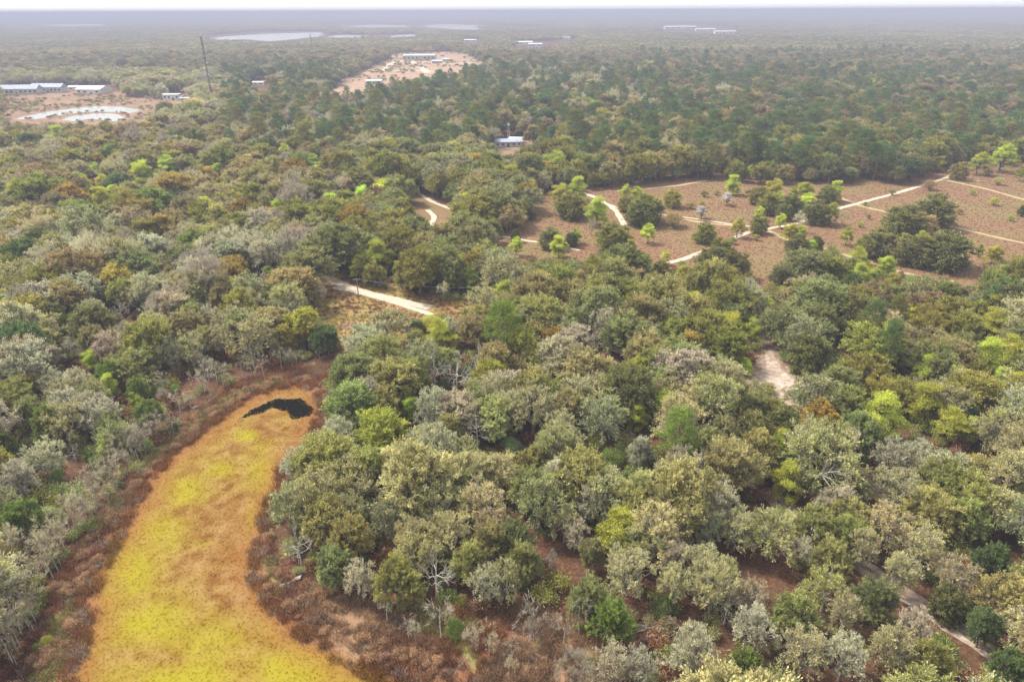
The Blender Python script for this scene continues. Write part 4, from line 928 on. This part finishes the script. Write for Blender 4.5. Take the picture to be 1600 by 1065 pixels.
def mast(u, v, h, w_, label, guys=True, sect=12, th=.12):
    x, y = ground(u, v); e = bpy.data.objects.new('radio_mast', None); col.objects.link(e); e.location = (x, y, 0); tag(e, label, 'radio mast')
    m = MB(); c = [(w_ * math.cos(a), w_ * math.sin(a)) for a in (0.5, 2.6, 4.7)]
    for px, py in c: m.tube([(px, py, -.5), (px, py, h)], [th, th], 4)
    nz = int(h / 2.4)
    for i in range(nz):
        z0, z1 = h * i / nz, h * (i + 1) / nz
        for j in range(3):
            a, b = c[j], c[(j + 1) % 3]
            m.tube([(*a, z0), (*b, z1)], [th * .55] * 2, 3); m.tube([(*a, z1), (*b, z1)], [th * .55] * 2, 3)
    m.build('lattice', M['steel'], e)
    m = MB(); m.tube([(0, 0, h - .3), (0, 0, h + 3)], [.1, .05], 5); m.build('antenna', M['white'], e)
    for zf in (.45, .62):
        m = MB(); m.box((w_ + .5, -.4, h * zf), (1.0, 1.0, 1.8)); m.build('antenna_panel', M['white'], e)
    if guys:
        for a in (0.5, 2.6, 4.7):
            for zf in (.5, .95):
                m = MB(); m.tube([(w_ * math.cos(a), w_ * math.sin(a), h * zf), (h * .6 * math.cos(a), h * .6 * math.sin(a), 0)], [.02, .02], 3); m.build('guy_wire', M['steel'], e)
    return e
mast(333, 163, 64, .8, 'tall dark lattice radio mast rising above the left wood', th=.24)
mast(490, 100, 50, .8, 'faint far lattice mast below the right end of the left lake', th=.14)
def windmill(u, v, h):
    x, y = ground(u, v); e = bpy.data.objects.new('lattice_tower', None); col.objects.link(e); e.location = (x, y, 0); tag(e, 'short grey lattice tower beside the house in the wood', 'tower')
    m = MB(); leg = [(-1.3, -1.3), (1.3, -1.3), (1.3, 1.3), (-1.3, 1.3)]
    for a, b in leg: m.tube([(a, b, -.3), (a * .2, b * .2, h)], [.09, .06], 4)
    for i in range(6):
        f0, f1 = 1 - .8 * i / 6, 1 - .8 * (i + 1) / 6
        for j in range(4):
            a, b = leg[j], leg[(j + 1) % 4]; m.tube([(a[0] * f0, a[1] * f0, h * i / 6), (b[0] * f1, b[1] * f1, h * (i + 1) / 6)], [.045] * 2, 3); m.tube([(a[0] * f1, a[1] * f1, h * (i + 1) / 6), (b[0] * f1, b[1] * f1, h * (i + 1) / 6)], [.045] * 2, 3)
    m.build('lattice', M['wall'], e); m = MB(); m.box((0, 0, h + .5), (1.6, 1.6, .8)); m.build('head', M['wall'], e)
windmill(795, 226, 13)
# power line: poles hidden among the trees, wires showing in the gaps
def pole(x, y, h, label):
    e = bpy.data.objects.new('utility_pole', None); col.objects.link(e); e.location = (x, y, 0); tag(e, label, 'utility pole', 'wooden poles of the power line')
    m = MB(); m.tube([(0, 0, -.5), (0, 0, h)], [.17, .12], 8); m.build('post', M['wood'], e)
    m = MB(); m.box((0, -.2, h - .7), (2.6, .12, .14)); m.build('crossarm', M['wood'], e)
    for s_ in (-1.15, -.4, .4, 1.15):
        m = MB(); m.tube([(s_, -.2, h - .62), (s_, -.2, h - .4)], [.06, .04], 6); m.build('insulator', M['white'], e)
lines = [((560, 462), (745, 476), 'left'), ((935, 560), (1010, 592), 'right')]
for (a, b, nm) in lines:
    A = ground(a[0] - (8 if nm == 'right' else 0), a[1]); B = ground(*b); h = 6.5
    pole(A[0], A[1], h, 'wooden pole at the left end of the wires ' + ('behind the sand road bend' if nm == 'left' else 'in the middle wood gap'))
    pole(B[0], B[1], h, 'wooden pole at the right end of the wires ' + ('behind the sand road bend' if nm == 'left' else 'in the middle wood gap'))
    e = bpy.data.objects.new('power_line', None); col.objects.link(e); e.location = (A[0], A[1], 0); tag(e, 'four thin wires strung ' + ('through trees behind the sand road bend' if nm == 'left' else 'across the dark gap of the middle wood'), 'power line')
    L = B - A
    for s_ in (-1.15, -.4, .4, 1.15):
        m = MB(); n = 14; m.tube([(L[0] * i / n + s_, L[1] * i / n - .2, h - .35 - 1.2 * 4 * (i / n) * (1 - i / n)) for i in range(n + 1)], [.006] * (n + 1), 4); m.build('wire', M['wall'], e)
# fallen limbs in the litter
def limbs(u, v, label, seed, n=5, L=9., ang0=3.6, mat='pale_bark'):
    global rng; rng = np.random.default_rng(seed); x, y = ground(u, v); m = MB()
    for i in range(n):
        a = ang0 + (i - n / 2) * .16; p = np.array([0, .3 * i, .35]); d = np.array([math.cos(a), math.sin(a), .02])
        grow(m, p, d, L * .45 * (.7 + .5 * rng.random()), .13, 2, 2, .3, 0., 5)
    for V in m.V: V[:, 2] = np.clip(V[:, 2], .03, 1.2)
    o = m.build('fallen_limbs', M[mat], None, (x, y, 0)); tag(o, label, 'fallen branches', 'fallen limbs on the litter')
limbs(1058, 975, 'bundle of grey fallen limbs in front of the dark evergreen bush', 401)
limbs(800, 985, 'pale broken limbs in the brown scrub right of the green bush', 402, 3, 6., 1.0)
limbs(470, 905, 'whitish dead limbs hanging over the marsh bank brush', 403, 3, 5., 3.9, 'dead')
limbs(300, 640, 'thin grey limbs lying in the left bank scrub', 404, 3, 5., .6)
# ------------------------------------------------------------------ haze
m, t, out = newmat('haze'); pv = N(t, 'ShaderNodeVolumePrincipled'); pv.inputs['Color'].default_value = (.265, .28, .365, 1)
pv.inputs['Density'].default_value = HAZE; pv.inputs['Anisotropy'].default_value = .0
t.links.new(pv.outputs[0], out.inputs['Volume'])
hb = MB(); hb.box((0, 18000, 48), (90000, 50000, 100)); h = hb.build('haze', m); h['kind'] = 'stuff'
